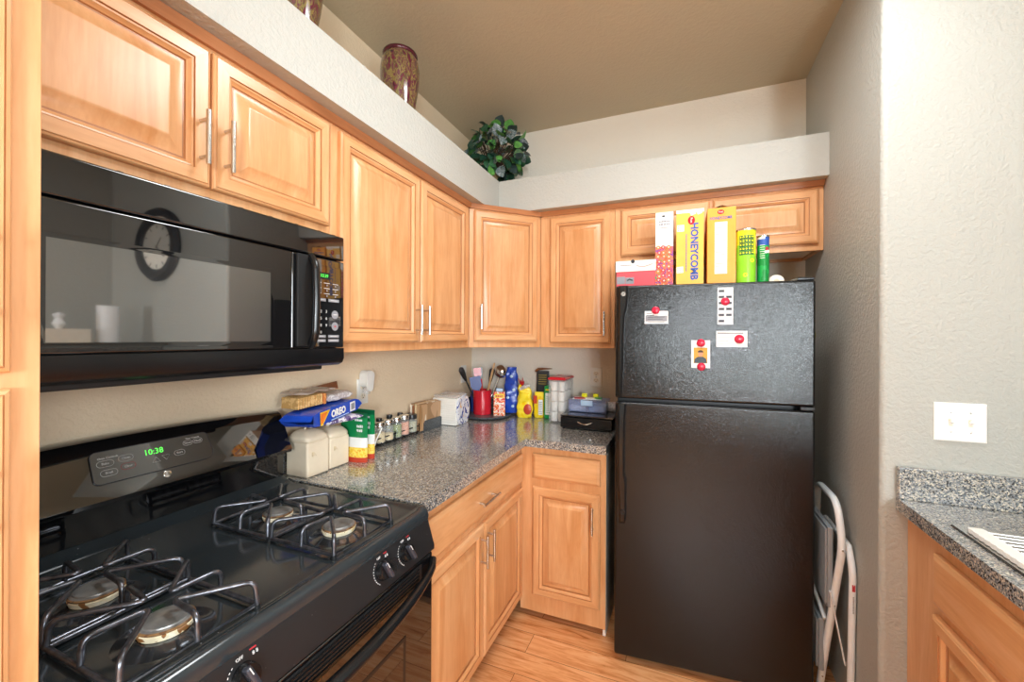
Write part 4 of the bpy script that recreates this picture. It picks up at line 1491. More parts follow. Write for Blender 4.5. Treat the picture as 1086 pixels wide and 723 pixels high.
def canister(name, x, y, r, z0, z1, label, cat, matf, lid, deco=None):
    th = thing(name, (x, y, z0), label, cat)
    b = MB()
    seg = 40
    T = Matrix.Translation((x, y, z0))
    H = z1 - z0
    prof = [(r, 0)] + [(r, H * i / 24) for i in range(0, 25)]
    prof = prof[1:]
    b.lathe(prof, lid, T=T, seg=seg, mats=matf)
    if deco:
        deco(b, T, H)
    b.build('tube', th)
    b = MB()
    b.lathe([(r + 0.0008, H + 0.0002), (r + 0.0015, H + 0.006), (r, H + 0.008), (0, H + 0.008)], lid, T=T, seg=seg, cap=False)
    b.build('lid', th)


def chipdeco(b, T, H):
    r = 0.0378
    rr_ = random.Random(9)
    for k in range(5):
        for i in range(5):
            a = -90 + (i - 2.2) * 17
            TT = T @ Matrix.Translation((r * math.cos(R(a)), r * math.sin(R(a)), H - 0.030 - 0.0165 * k)) @ frame((0, 0, 0), (-math.sin(R(a)), math.cos(R(a)), 0), (0, 0, 1))
            b.box((-0.0058, -0.0072, -0.0006), (0.0058, 0.0072, 0.0002), 'dgreen', T=TT)
            b.box((-0.0035, -0.0035 * rr_.uniform(0.6, 1), 0), (0.0030, 0.0040, 0.0006), 'limey', T=TT)
    for a, z in ((-60, 0.11), (-100, 0.05)):
        TT = T @ Matrix.Translation((r * math.cos(R(a)), r * math.sin(R(a)), z)) @ frame((0, 0, 0), (-math.sin(R(a)), math.cos(R(a)), 0), (0, 0, 1))
        b.lathe([(0.009, 0), (0.006, 0.0008), (0.004, 0)], 'limey', T=TT, seg=16, cap=False)


canister('snack_tube', 1.623, 2.00, 0.0368, ZFt, 1.875, 'lime and yellow snack tube beside the amber cereal box', 'tube',
         lambda i, k: 'limey' if i > 13 + 4 * math.sin((k / 40) * 2 * math.pi - 2.4) * 1.2 else 'lime', 'steel', chipdeco)


def candeco(b, T, H):
    r = 0.0238
    for j in range(7):
        for a in (-120, -105, -90):
            TT = T @ Matrix.Translation((r * math.cos(R(a)), r * math.sin(R(a)), H - 0.035 - 0.009 * j)) @ frame((0, 0, 0), (-math.sin(R(a)), math.cos(R(a)), 0), (0, 0, 1))
            b.box((-0.003, -0.001, -0.0006), (0.003, 0.001, 0.0003), 'palewhite', T=TT)
    for a, z, m_, s_ in ((-62, H - 0.05, 'redprint', 0.008), (-50, H - 0.062, 'palewhite', 0.007), (-72, H - 0.064, 'palewhite', 0.006)):
        TT = T @ Matrix.Translation((r * math.cos(R(a)), r * math.sin(R(a)), z)) @ frame((0, 0, 0), (-math.sin(R(a)), math.cos(R(a)), 0), (0, 0, 1))
        b.lathe([(s_, 0), (s_, 0.0006), (0, 0.0008)], m_, T=TT, seg=12, cap=False)


canister('spray_can', 1.692, 2.04, 0.0230, ZFt, 1.852, 'slim green can with a blue and white top, right of the lime tube', 'can',
         lambda i, k: ('bluel' if (k % 40) > 30 or i < 23 else 'palewhite') if i > 19 else 'cangreen', 'chrome', candeco)
# round woven lid / disc
b = MB()
Td = frame((1.745, 2.06, ZFt + 0.0290), (1, 0, 0), (0, 0.25, 0.97))
b.lathe([(0.028, -0.004), (0.030, 0), (0.028, 0.004), (0.020, 0.005), (0, 0.0055)], 'offwhite', T=Td, seg=28)
b.lathe([(0.010, 0.0055), (0.008, 0.0065), (0, 0.0068)], 'tanp', T=Td, seg=16, cap=False)
tag(b.build('cap', origin=(1.745, 2.06, ZFt)), 'cream round cap standing on edge at the right of the refrigerator top', 'cap')

# ------------------------------------------------------------------ counter, left end
ZK = 0.9155


def canbox(x0, x1, y0, y1, h, label):
    th = thing('canister', ((x0 + x1) / 2, (y0 + y1) / 2, ZK), label, 'canister', 'cream ceramic canisters')
    MB().box((x0, y0, ZK), (x1, y1, ZK + h), 'tan', 0.008, 3).build('jar_body', th)
    b = MB()
    cx, cy, w, d = (x0 + x1) / 2, (y0 + y1) / 2, (x1 - x0), (y1 - y0)
    n = 8
    prof = [(1.04, 0.0), (1.05, 0.006), (1.04, 0.012), (0.94, 0.020), (0.75, 0.029), (0.5, 0.035), (0.25, 0.038)]
    vs, fs = [], []
    sq = [(math.copysign(abs(math.cos(a)) ** 0.45, math.cos(a)), math.copysign(abs(math.sin(a)) ** 0.45, math.sin(a))) for a in [2 * math.pi * k / 32 for k in range(32)]]
    for f, z in prof:
        for sx, sy in sq:
            vs.append((cx + sx * f * w / 2, cy + sy * f * d / 2, ZK + h + z))
    for i in range(len(prof) - 1):
        for k in range(32):
            fs.append([i * 32 + k, i * 32 + (k + 1) % 32, (i + 1) * 32 + (k + 1) % 32, (i + 1) * 32 + k])
    fs.append(list(range(31, -1, -1))); fs.append([(len(prof) - 1) * 32 + k for k in range(32)])
    b.add(vs, fs, 'tan')
    b.tube(fillet([(cx, cy - 0.014, ZK + h + 0.036), (cx, cy - 0.010, ZK + h + 0.050), (cx, cy + 0.010, ZK + h + 0.050), (cx, cy + 0.014, ZK + h + 0.036)], 0.008), 0.004, 'tan', 8)
    b.build('lid', th)
    b = MB()
    for a in range(5):
        an = R(20 + a * 35)
        b.tube([(x1 + 0.0003, cy - 0.02 + 0.010 * math.cos(an + k), ZK + h * 0.55 + 0.010 * math.sin(an + k) + 0.004 * a) for k in (0, 0.7, 1.4, 2.1)], 0.0009, 'tanp', 5)
    b.build('relief', th)


canbox(0.042, 0.149, 1.0785, 1.178, 0.128, 'cream square canister with a ribbed lid, nearest the stove')
canbox(0.042, 0.142, 1.186, 1.286, 0.118, 'cream square canister between the first canister and green pouches')


def pouch(x0, x1, y, h, th_, label, tilt=0.0, mat='green'):
    """stand-up pouch facing -y"""
    b = MB()
    n, m = 8, 10
    for side in (-1, 1):
        pass
    vs, fs = [], []
    for j in range(m + 1):
        v = j / m
        t_ = th_ * (1 - v) ** 0.6 * 0.5 + 0.0012
        for i in range(n + 1):
            u = i / n
            bulge = math.sin(math.pi * u) ** 0.5 if 0 < u < 1 else 0
            vs.append((x0 + (x1 - x0) * u, y - t_ * (0.25 + 0.75 * bulge) + tilt * v, ZK + h * v))
    off = len(vs)
    for j in range(m + 1):
        v = j / m
        t_ = th_ * (1 - v) ** 0.6 * 0.5 + 0.0012
        for i in range(n + 1):
            u = i / n
            bulge = math.sin(math.pi * u) ** 0.5 if 0 < u < 1 else 0
            vs.append((x0 + (x1 - x0) * u, y + t_ * (0.25 + 0.75 * bulge) + tilt * v, ZK + h * v))
    W = n + 1
    ff = []
    for j in range(m):
        for i in range(n):
            ff.append(([j * W + i, j * W + i + 1, (j + 1) * W + i + 1, (j + 1) * W + i], j))
            ff.append(([off + j * W + i, off + (j + 1) * W + i, off + (j + 1) * W + i + 1, off + j * W + i + 1], j))
        for i in (0, n):
            ff.append(([j * W + i, (j + 1) * W + i, off + (j + 1) * W + i, off + j * W + i], j))
    for i in range(n):
        ff.append(([i, i + 1, off + i + 1, off + i], 0))
        ff.append(([m * W + i, m * W + i + 1, off + m * W + i + 1, off + m * W + i], m))
    bv = [b.bm.verts.new(v) for v in vs]
    for f, j in ff:
        try:
            fc = b.bm.faces.new([bv[k] for k in f])
        except ValueError:
            continue
        mm = 'food' if j in (1, 2) else ('paper' if j in (3, 4) and f[0] < off else ('tomato' if j == 0 else (mat if j < 9 else 'dgreen')))
        fc.material_index = b.mi(mm)
    xc = (x0 + x1) / 2
    yy = y - th_ * 0.5 * (0.35) - 0.004
    scribble(b, 0.046, 0.014, 1, 'paper', frame((x1 - 0.034, yy + tilt * .8, ZK + h * 0.86), (1, 0, 0), (0, 0, 1)), 3)
    scribble(b, 0.036, 0.034, 2, 'paper', frame((x1 - 0.028, yy + tilt * .7, ZK + h * 0.69), (1, 0, 0), (0, 0, 1)), 4)
    tag(b.build('food_pouch', origin=((x0 + x1) / 2, y, ZK)), label, 'pouch', 'green food pouches on the counter')


pouch(0.065, 0.200, 1.318, 0.196, 0.040, 'green stand-up food pouch in front, touching the cream canister', 0.004)
pouch(0.055, 0.190, 1.372, 0.200, 0.040, 'green stand-up food pouch behind the other, nearest the spice jars', 0.004)


def pillow(b, cx, cy, cz, L, W, H, rot, tilt, mat, crimp=0.25, seed=0, lump=0.1, nx=18, ny=10, roll=0):
    """closed bag shape, long axis x in local space"""
    T = Matrix.Translation((cx, cy, cz)) @ Matrix.Rotation(R(rot), 4, 'Z') @ Matrix.Rotation(R(tilt), 4, 'Y') @ Matrix.Rotation(R(roll), 4, 'X')
    vs, fs = [], []
    for i in range(nx + 1):
        u = i / nx * 2 - 1
        e = max(0.0, 1 - abs(u) ** 5) ** 0.6
        wv = 0.5 * W * (1 - 0.10 * (1 - e))
        hv = 0.5 * H * e + 0.0012
        for k in range(2 * ny):
            a = 2 * math.pi * k / (2 * ny)
            ca, sa = math.cos(a), math.sin(a)
            x = u * L / 2
            y = wv * math.copysign(abs(ca) ** 0.6, ca)
            z = hv * math.copysign(abs(sa) ** 0.5, sa)
            nn = noise.noise(Vector((x * 30 + seed, y * 30, z * 30)))
            z += nn * lump * H * (0.4 + 0.6 * e)
            y += nn * lump * W * 0.3
            vs.append((x, y, z))
    S = 2 * ny
    for i in range(nx):
        for k in range(S):
            fs.append([i * S + k, i * S + (k + 1) % S, (i + 1) * S + (k + 1) % S, (i + 1) * S + k])
    fs.append(list(range(S))[::-1]); fs.append([nx * S + k for k in range(S)])
    b.add(vs, fs, mat, T)
    return T


# purple and white snack bag lying on the canisters
b = MB()
pillow(b, 0.128, 1.205, 1.104, 0.225, 0.110, 0.022, 84, 0, 'purple', seed=3, lump=0.12)
tag(b.build('snack_bag', origin=(0.118, 1.19, 1.09)), 'purple and white crinkled snack bag lying on the cream canisters', 'bag')
# blue cookie package
b = MB()
L, W, H = 0.325, 0.110, 0.048
T = Matrix.Translation((0.138, 1.165, 1.1405)) @ Matrix.Rotation(R(104), 4, 'Z') @ Matrix.Rotation(R(-3.2), 4, 'Y')
vs, fs = [], []
nx = 20
for i in range(nx + 1):
    u = i / nx * 2 - 1
    e = max(0.0, 1 - abs(u) ** 7) ** 0.5
    for (yy, zz) in ((-0.5, -0.5), (0, -0.5), (0.5, -0.5), (0.5, 0), (0.5, 0.5), (0, 0.5), (-0.5, 0.5), (-0.5, 0)):
        x = u * L / 2
        wr = 0.0025 * noise.noise(Vector((x * 50, yy * 5, zz * 5))) * (1 + 4 * (1 - e))
        vs.append((x, yy * W * (0.95 + 0.12 * (1 - e)) + wr, zz * (H * e + 0.002) + wr))
for i in range(nx):
    for k in range(8):
        fs.append([i * 8 + k, i * 8 + (k + 1) % 8, (i + 1) * 8 + (k + 1) % 8, (i + 1) * 8 + k])
fs.append(list(range(8))[::-1]); fs.append([nx * 8 + k for k in range(8)])
b.add(vs, fs, 'blue', T)
# visible long side is local -y
Ts = T @ frame((0, -W * 0.475 - 0.003, 0), (1, 0, 0), (0, 0, 1))
b.text('OREO', 0.036, 'paper', Ts @ Matrix.Translation((0.002, 0.0, 0.0)), bold=0.0016, sx=0.95)
b.add([(-0.112, 0.022, 0), (-0.052, 0.022, 0), (-0.098, -0.024, 0), (-0.112, -0.024, 0.0005)], [[0, 1, 2, 3]], 'yellow', Ts)
b.add([(-0.110, 0.018, 0.0008), (-0.068, 0.018, 0.0008), (-0.098, -0.018, 0.0008), (-0.110, -0.018, 0.0008)], [[0, 1, 2, 3]], 'orange', Ts)
b.box((0.082, -0.018, -0.001), (0.118, 0.018, 0.0005), 'paper', T=Ts)
b.box((0.088, -0.012, 0.0003), (0.112, 0.012, 0.0012), 'print', T=Ts)
b.box((-0.045, -0.021, -0.001), (0.07, -0.018, 0.0005), 'cyan', T=Ts)
tag(b.build('cookie_package', origin=(0.13, 1.18, 1.13)), 'blue cookie package lying across the cream canisters beside the stove', 'package')
# bread in a clear bag, on the cookie package
t = thing('bread_loaf', (0.10, 1.09, 1.166), 'half loaf of sliced bread in an open bag on the blue cookie package', 'bread')
b = MB()
for i in range(10):
    y = 1.036 + i * 0.0108
    b.box((0.070, y, 1.1665 + 0.0006 * i), (0.152, y + 0.0098, 1.207 + 0.0006 * i), 'bread', 0.004, 2)
b.build('slice', t).__setitem__('kind', 'stuff')
b = MB()
b.box((0.068, 1.145, 1.171), (0.154, 1.160, 1.211), 'crust', 0.005, 2)
b.build('heel_slice', t)
b = MB()
pillow(b, 0.085, 1.140, 1.2185, 0.180, 0.090, 0.007, 84, -2, 'bagfilm', seed=17, lump=0.9)
b.add([(0.05, 1.19, 1.225), (0.10, 1.19, 1.217), (0.112, 1.255, 1.218), (0.085, 1.275, 1.242), (0.05, 1.19, 1.222), (0.10, 1.19, 1.214), (0.112, 1.255, 1.215), (0.085, 1.275, 1.239)],
      [[0, 1, 2, 3], [7, 6, 5, 4], [0, 1, 5, 4], [1, 2, 6, 5], [2, 3, 7, 6]], 'bagbrown')
b.build('bag', t)
b = MB()
pillow(b, 0.112, 1.232, 1.1885, 0.130, 0.075, 0.030, 86, -4, 'foil', seed=8, lump=0.16)
tag(b.build('snack_bag', origin=(0.105, 1.26, 1.18)), 'crumpled pale wrapper bag right of the bread on the cookie package', 'bag')

# ------------------------------------------------------------------ spice rack and jars
t = thing('spice_rack', (0.07, 1.64, ZK), 'low black wire spice rack along the left wall', 'rack')
b = MB()
for x, z in ((0.024, 0.012), (0.060, 0.012), (0.096, 0.012), (0.024, 0.040), (0.096, 0.040)):
    b.tube([(x, 1.435, ZK + z), (x, 1.825, ZK + z)], 0.0028, 'black', 8)
for y in (1.435, 1.53, 1.63, 1.73, 1.825):
    b.tube(fillet([(0.024, y, ZK + 0.052), (0.024, y, ZK + 0.010), (0.096, y, ZK + 0.010), (0.096, y, ZK + 0.052)], 0.006), 0.0028, 'black', 8)
for x in (0.028, 0.092):
    for y in (1.45, 1.81):
        b.cyl((x, y, ZK), (x, y, ZK + 0.012), 0.005, 'black', 10)
b.build('wire_frame', t)


def jar(x, y, h, r, fill, lidm, label, z0=0.0155, fh=0.6):
    th = thing('spice_jar', (x, y, ZK + z0), label, 'jar', 'spice jars in the rack')
    T = Matrix.Translation((x, y, ZK + z0))
    b = MB()
    b.lathe([(r * 0.9, 0), (r, 0.004), (r, h * 0.66), (r * 0.82, h * 0.74), (r * 0.82, h * 0.78)], 'jar', T=T, seg=24, cap=True)
    b.build('glass', th, sharp=50)
    b = MB()
    b.lathe([(r * 0.84, 0.003), (r * 0.9, 0.006), (r * 0.9, h * fh), (0, h * fh + 0.002)], fill, T=T, seg=20, cap=True)
    b.build('spice', th)
    b = MB()
    b.lathe([(r * 0.92, h * 0.76), (r * 0.96, h * 0.80), (r * 0.96, h * 0.96), (r * 0.90, h), (0, h)], lidm, T=T, seg=24, cap=True)
    b.build('lid', th)


J = [(0.078, 1.478, 0.088, 'sand', 'chrome', 'spice jar with orange-tan spice and chrome lid at the rack end nearest the pouches', 0.6),
     (0.078, 1.540, 0.094, 'sand', 'chrome', 'spice jar half full of tan spice, second from the pouches', 0.5),
     (0.078, 1.600, 0.096, 'sand', 'chrome', 'tall spice jar with a little pale yellow spice, chrome lid', 0.34),
     (0.080, 1.660, 0.098, 'herb', 'chrome', 'spice jar full of green dried herb', 0.64),
     (0.080, 1.720, 0.098, 'salt', 'steel', 'spice jar full of orange-pink salt', 0.66),
     (0.080, 1.785, 0.090, 'sage', 'ablack', 'spice jar of grey-green leaves with a black lid, nearest the brown packets', 0.62)]
for x, y, h, f, l_, lab, fh in J:
    jar(x, y, h, 0.0262, f, l_, lab, fh=fh)
for x, y, h, f, lab in ((0.036, 1.51, 0.112, 'sage', 'black-lidded spice jar in the back row nearest the stove'),
                        (0.036, 1.585, 0.118, 'sand', 'black-lidded spice jar in the back row, second from the stove'),
                        (0.036, 1.660, 0.122, 'herb', 'black-lidded spice jar in the back row behind the green herb'),
                        (0.036, 1.745, 0.118, 'sage', 'black-lidded spice jar in the back row nearest the brown packets')):
    jar(x + 0.0005, y, h - 0.016, 0.0150, f, 'ablack', lab)
b = MB()
b.tube([(0.112, 1.455, ZK + 0.0035), (0.104, 1.49, ZK + 0.045), (0.100, 1.53, ZK + 0.088)], 0.0032, 'white', 10)
tag(b.build('stick', origin=(0.112, 1.455, ZK)), 'thin white plastic stick leaning against the spice jars', 'stick')

# brown packets in a dark holder
t = thing('packet_holder', (0.07, 1.94, ZK), 'dark speckled holder standing on the counter between spice jars and napkins', 'holder')
b = MB()
b.prism([(1.86, 0), (2.03, 0), (2.03, 0.052), (2.02, 0.058), (1.875, 0.058), (1.86, 0.047)], 0, 0.006, 'slate', T=frame((0.100, 0, ZK), (0, 1, 0), (0, 0, 1)))
b.box((0.022, 1.86, ZK), (0.100, 2.03, ZK + 0.005), 'slate')
b.prism([(1.86, 0), (2.03, 0), (2.03, 0.052), (2.02, 0.058), (1.875, 0.058), (1.86, 0.047)], 0, 0.005, 'slate', T=frame((0.0205, 0, ZK), (0, 1, 0), (0, 0, 1)))
b.build('holder_plates', t)
for i, (xa, xb, h, m_) in enumerate(((0.028, 0.040, 0.148, 'kraft'), (0.043, 0.054, 0.140, 'bagbrown'), (0.057, 0.070, 0.150, 'kraftl'), (0.073, 0.085, 0.147, 'kraft'), (0.087, 0.0985, 0.144, 'kraft'))):
    b = MB()
    b.box((xa, 1.836, ZK + 0.006), (xb, 2.036, ZK + h), m_, 0.004, 2)
    tag(b.build('packet', origin=((xa + xb) / 2, 1.93, ZK + 0.006)),
        ('brown paper packet in the holder, closest to the wall', 'dark brown packet in the holder, second from the wall', 'light tan packet in the middle of the holder', 'brown paper packet in the holder, second from the front', 'shiny brown packet at the front of the holder')[i], 'packet', 'paper packets in the dark holder')

# white napkin pack
t = thing('napkin_pack', (0.11, 2.13, ZK), 'white paper napkin pack in printed clear wrap beside the utensil crock', 'napkins')
b = MB()
for i in range(12):
    x0 = 0.030
    b.box((0.032, 2.050, ZK + 0.002 + i * 0.0127), (0.186, 2.196, ZK + 0.0142 + i * 0.0127), 'napkin', 0.002, 1)
b.build('napkin_stack', t)
b = MB()
pillow(b, 0.189, 2.130, ZK + 0.083, 0.155, 0.012, 0.160, 92, 0, 'napprint', seed=5, lump=0.03)
b.build('printed_wrap', t)
b = MB()
pillow(b, 0.109, 2.125, ZK + 0.164, 0.150, 0.150, 0.018, 90, -3, 'film', seed=6, lump=0.3)
b.build('clear_wrap', t)

# ------------------------------------------------------------------ turntable tray with utensils, boxes, bags
TX, TY = 0.205, 2.404
t = thing('turntable_tray', (TX, TY, ZK), 'round dark turntable tray in the counter corner', 'tray')
b = MB()
T = Matrix.Translation((TX, TY, ZK))
b.lathe([(0.10, 0), (0.10, 0.006)], 'blackm', T=T, seg=36)
b.lathe([(0.10, 0.006), (0.157, 0.006), (0.162, 0.010), (0.163, 0.018), (0.160, 0.018), (0.158, 0.012), (0, 0.012)], 'slate', T=T, seg=64, cap=False)
b.build('tray', t)
ZY = ZK + 0.0125
CX, CY = 0.176, 2.408
t = thing('utensil_crock', (CX, CY, ZY), 'red cylindrical crock full of cooking utensils', 'crock')
b = MB()
b.lathe([(0.056, 0), (0.058, 0.003), (0.059, 0.147), (0.0605, 0.152), (0.0605, 0.155), (0.0565, 0.155), (0.055, 0.149), (0.054, 0.012), (0, 0.010)], 'redcr', T=Matrix.Translation((CX, CY, ZY)), seg=48, cap=False)
b.build('crock', t, sharp=50)
zr = ZY + 0.02


def utensil(name, base, tip, shaft, headf, label, mat_s):
    th = thing(name, base, label, 'utensil', 'cooking utensils in the red crock')
    b = MB()
    p0, p1 = Vector(base), Vector(tip)
    n = 6
    b.tube([p0.lerp(p1, i / n) for i in range(n + 1)], shaft, mat_s, 10)
    b.build('utensil_handle', th)
    b = MB()
    headf(b, p0, p1)
    b.build('utensil_head', th, sharp=50)


def blade(mat, L, W, wide=1.0, th=0.0025, cup=0.0, face=(0.45, -0.9, 0)):
    def f(b, p0, p1):
        d = (p1 - p0).normalized()
        s = d.cross(Vector(face)).normalized()
        nrm = s.cross(d)
        rows = 12
        vs, fs = [], []
        for side in (1, -1):
            for i in range(rows + 1):
                u = i / rows
                w = W * (0.35 + 0.65 * math.sin(math.pi * min(1, u * 0.62 + 0.02)) ** 0.8) if wide == 1.0 else W * (0.35 + 0.65 * min(1, u * 3))
                if u > 0.88:
                    w *= math.sqrt(max(0.02, 1 - ((u - 0.88) / 0.125) ** 2)) if wide == 1.0 else 1
                for k in range(5):
                    q = k / 4 * 2 - 1
                    p = p1 + d * (L * u) + s * (w / 2 * q) + nrm * (side * th / 2 - cup * (1 - q * q) * math.sin(math.pi * u))
                    vs.append(p)
        o2 = (rows + 1) * 5
        for i in range(rows):
            for k in range(4):
                a = i * 5 + k
                fs += [[a, a + 1, a + 6, a + 5], [o2 + a, o2 + a + 5, o2 + a + 6, o2 + a + 1]]
            fs += [[i * 5, (i + 1) * 5, o2 + (i + 1) * 5, o2 + i * 5], [i * 5 + 4, o2 + i * 5 + 4, o2 + (i + 1) * 5 + 4, (i + 1) * 5 + 4]]
        fs += [[k, o2 + k, o2 + k + 1, k + 1] for k in range(4)] + [[rows * 5 + k, rows * 5 + k + 1, o2 + rows * 5 + k + 1, o2 + rows * 5 + k] for k in range(4)]
        b.add(vs, fs, mat)
    return f


def ladle_head(b, p0, p1):
    T = Matrix.Translation(p1 + Vector((0.004, -0.002, 0.020))) @ Matrix.Rotation(R(95), 4, 'X') @ Matrix.Rotation(R(-15), 4, 'Y')
    prof = [(0.044 * math.cos(R(a)), 0.036 * math.sin(R(a))) for a in range(0, 91, 10)]
    b.lathe(prof + [(0.0415 * math.cos(R(a)), 0.0335 * math.sin(R(a))) for a in range(90, -1, -10)], 'chrome', T=T, seg=32, cap=False)


utensil('serving_spoon', (CX - 0.01, CY - 0.02, zr), (CX - 0.120, CY + 0.00, 1.135), 0.005, blade('ablack', 0.10, 0.036, cup=0.006), 'black spoon leaning out to the far left of the red crock', 'ablack')
utensil('spatula', (CX - 0.01, CY + 0.00, zr), (CX - 0.035, CY + 0.005, 1.155), 0.0045, blade('red', 0.068, 0.050, 0), 'red silicone spatula at the back left of the red crock', 'white')
utensil('spatula', (CX + 0.0, CY - 0.022, zr), (CX - 0.022, CY - 0.030, 1.075), 0.0045, blade('bluep', 0.095, 0.070, 0), 'wide blue spatula at the front of the red crock', 'bluep')
utensil('turner', (CX - 0.00, CY + 0.02, zr), (CX - 0.018, CY + 0.02, 1.150), 0.005, blade('ablack', 0.078, 0.024), 'slim black turner standing behind the blue spatula', 'redcr')
utensil('serving_spoon', (CX + 0.01, CY + 0.02, zr), (CX + 0.030, CY + 0.050, 1.125), 0.005, blade('ablack', 0.095, 0.034, cup=0.006), 'black slotted spoon between the turner and the wooden spoon', 'ablack')
utensil('wooden_spoon', (CX + 0.01, CY - 0.01, zr), (CX + 0.070, CY + 0.010, 1.215), 0.0078, blade('woodsp', 0.045, 0.012), 'wooden spoon stick crossing in front of the ladle', 'woodsp')
utensil('ladle', (CX + 0.02, CY + 0.015, zr), (CX + 0.102, CY + 0.055, 1.180), 0.0055, ladle_head, 'steel ladle with a round bowl at the right of the red crock', 'steel')
utensil('spatula', (CX - 0.02, CY + 0.02, zr), (CX - 0.052, CY + 0.03, 1.085), 0.0045, blade('bluep', 0.075, 0.036, 0), 'small blue spatula at the left rim of the red crock', 'bluep')

# small steel spice shaker and blue bottle left of the crock
b = MB()
b.lathe([(0.018, 0), (0.018, 0.075), (0.015, 0.080), (0.015, 0.085), (0, 0.086)], 'steel', T=Matrix.Translation((0.108, 2.318, ZY)), seg=28)
tag(b.build('shaker', origin=(0.108, 2.318, ZY)), 'small steel shaker between the napkin pack and the crock', 'shaker')
b = MB()
b.lathe([(0.022, 0), (0.023, 0.004), (0.023, 0.115), (0.018, 0.130), (0.010, 0.142), (0.010, 0.155), (0.0, 0.156)], 'bluep', T=Matrix.Translation((0.085, 2.462, ZY)), seg=28)
tag(b.build('bottle', origin=(0.085, 2.462, ZY)), 'dark blue bottle behind the steel shaker', 'bottle')

# cracker box
b = MB()
Tc = Matrix.Translation((0.299, 2.405, ZY)) @ Matrix.Rotation(R(22), 4, 'Z')
b.box((-0.036, -0.026, 0), (0.036, 0.026, 0.150), 'crackers', 0.001, 1, T=Tc)
b.box((-0.030, -0.0268, 0.112), (0.030, -0.026, 0.138), 'yellow', 0, T=Tc)
scribble(b, 0.050, 0.014, 1, 'red', Tc @ frame((0, -0.0272, 0.124), (1, 0, 0), (0, 0, 1)), 5)
b.box((-0.030, -0.0268, 0.075), (0.030, -0.026, 0.082), 'palewhite', 0, T=Tc)
b.box((-0.022, -0.016, 0.150), (0.022, 0.016, 0.172), 'cyan', 0.006, 2, T=Tc)
tag(b.build('cracker_box', origin=Tc.translation), 'small red and orange cracker box right of the red crock', 'box')


def standbag(b, x, y, z0, w, d, h, mat, neck=0.5, seed=0, rot=20, lump=0.08, topz=1.0, matf=None, tip=0.12):
    """upright bag narrowing towards a folded top"""
    n, m = 24, 20
    T = Matrix.Translation((x, y, z0)) @ Matrix.Rotation(R(rot), 4, 'Z')
    vs = []
    for j in range(m + 1):
        v = j / m
        sw = 1 - (1 - neck) * max(0, (v - 0.45) / 0.55) ** 1.4
        sd = (1 - (v ** 2.2)) * 0.92 + 0.08
        if v < 0.08:
            sw *= 0.88 + 0.12 * v / 0.08; sd *= 0.85 + 0.15 * v / 0.08
        for k in range(n):
            a = 2 * math.pi * k / n
            ca, sa = math.cos(a), math.sin(a)
            px = w / 2 * sw * math.copysign(abs(ca) ** 0.6, ca)
            py = d / 2 * sd * math.copysign(abs(sa) ** 0.7, sa)
            nn = noise.noise(Vector((px * 35 + seed, py * 35, v * h * 28 + seed)))
            px += nn * lump * w * 0.6 * (v > 0.03); py += nn * lump * d * 1.2 * (v > 0.03)
            vs.append((px, py, v * h))
    bv = [b.bm.verts.new(b.T @ T @ Vector(p)) for p in vs]
    for j in range(m):
        for k in range(n):
            f = b.bm.faces.new([bv[j * n + k], bv[j * n + (k + 1) % n], bv[(j + 1) * n + (k + 1) % n], bv[(j + 1) * n + k]])
            f.material_index = b.mi(matf(j / m, k / n) if matf else mat)
    b.bm.faces.new(bv[:n][::-1]).material_index = b.mi(mat)
    b.bm.faces.new(bv[m * n:]).material_index = b.mi(mat)
    return T


b = MB()
T = standbag(b, 0.344, 2.500, ZK + 0.0188, 0.094, 0.070, 0.295, 'blue', 0.62, 2, 15, 0.16)
for i, (dx, z) in enumerate(((0.0, 0.235), (0.018, 0.15), (-0.02, 0.10), (0.012, 0.045))):
    b.lathe([(0.010, 0), (0.007, 0.0012), (0, 0.0015)], 'cyan', T=T @ frame((dx, -0.040 + 0.05 * (z / 0.31) ** 2.2 * 0.7, z), (1, 0, 0), (0, 0, 1)), seg=10, cap=False)
tag(b.build('chip_bag', origin=(0.335, 2.495, ZK)), 'tall shiny blue snack bag standing behind the cracker box', 'bag')

t = thing('snack_bag', (0.445, 2.470, ZK), 'yellow bag tied with a red top, right of the tall blue bag', 'bag')
b = MB()
T = standbag(b, 0.447, 2.470, ZK + 0.001, 0.102, 0.075, 0.205, 'yelbag', 0.70, 7, 12, 0.18)
b.lathe([(0.026, 0), (0.022, 0.003), (0, 0.005)], 'tomato', T=T @ frame((0.024, -0.040, 0.055), (1, 0, 0), (0, 0, 1)) @ Matrix.Diagonal((1, 1.3, 1, 1)), seg=18, cap=False)
b.build('bag', t, sharp=60)
b = MB()
for i, (dx, dz) in enumerate(((-0.028, 0.050), (-0.012, 0.040), (0.0, 0.056), (0.010, 0.036))):
    b.tube([T @ Vector((-0.012, 0, 0.195)), T @ Vector((-0.014 + dx * 0.5, -0.006, 0.215)), T @ Vector((-0.014 + dx, -0.004, 0.195 + dz))], 0.006, 'bagknot', 8, radii=[0.005, 0.009, 0.003], flat=0.5)
b.tube([T @ Vector((-0.03, -0.012, 0.175)), T @ Vector((0.0, -0.02, 0.195)), T @ Vector((0.03, -0.006, 0.200))], 0.012, 'foil', 8, radii=[0.008, 0.014, 0.008])
b.build('red_tie', t)

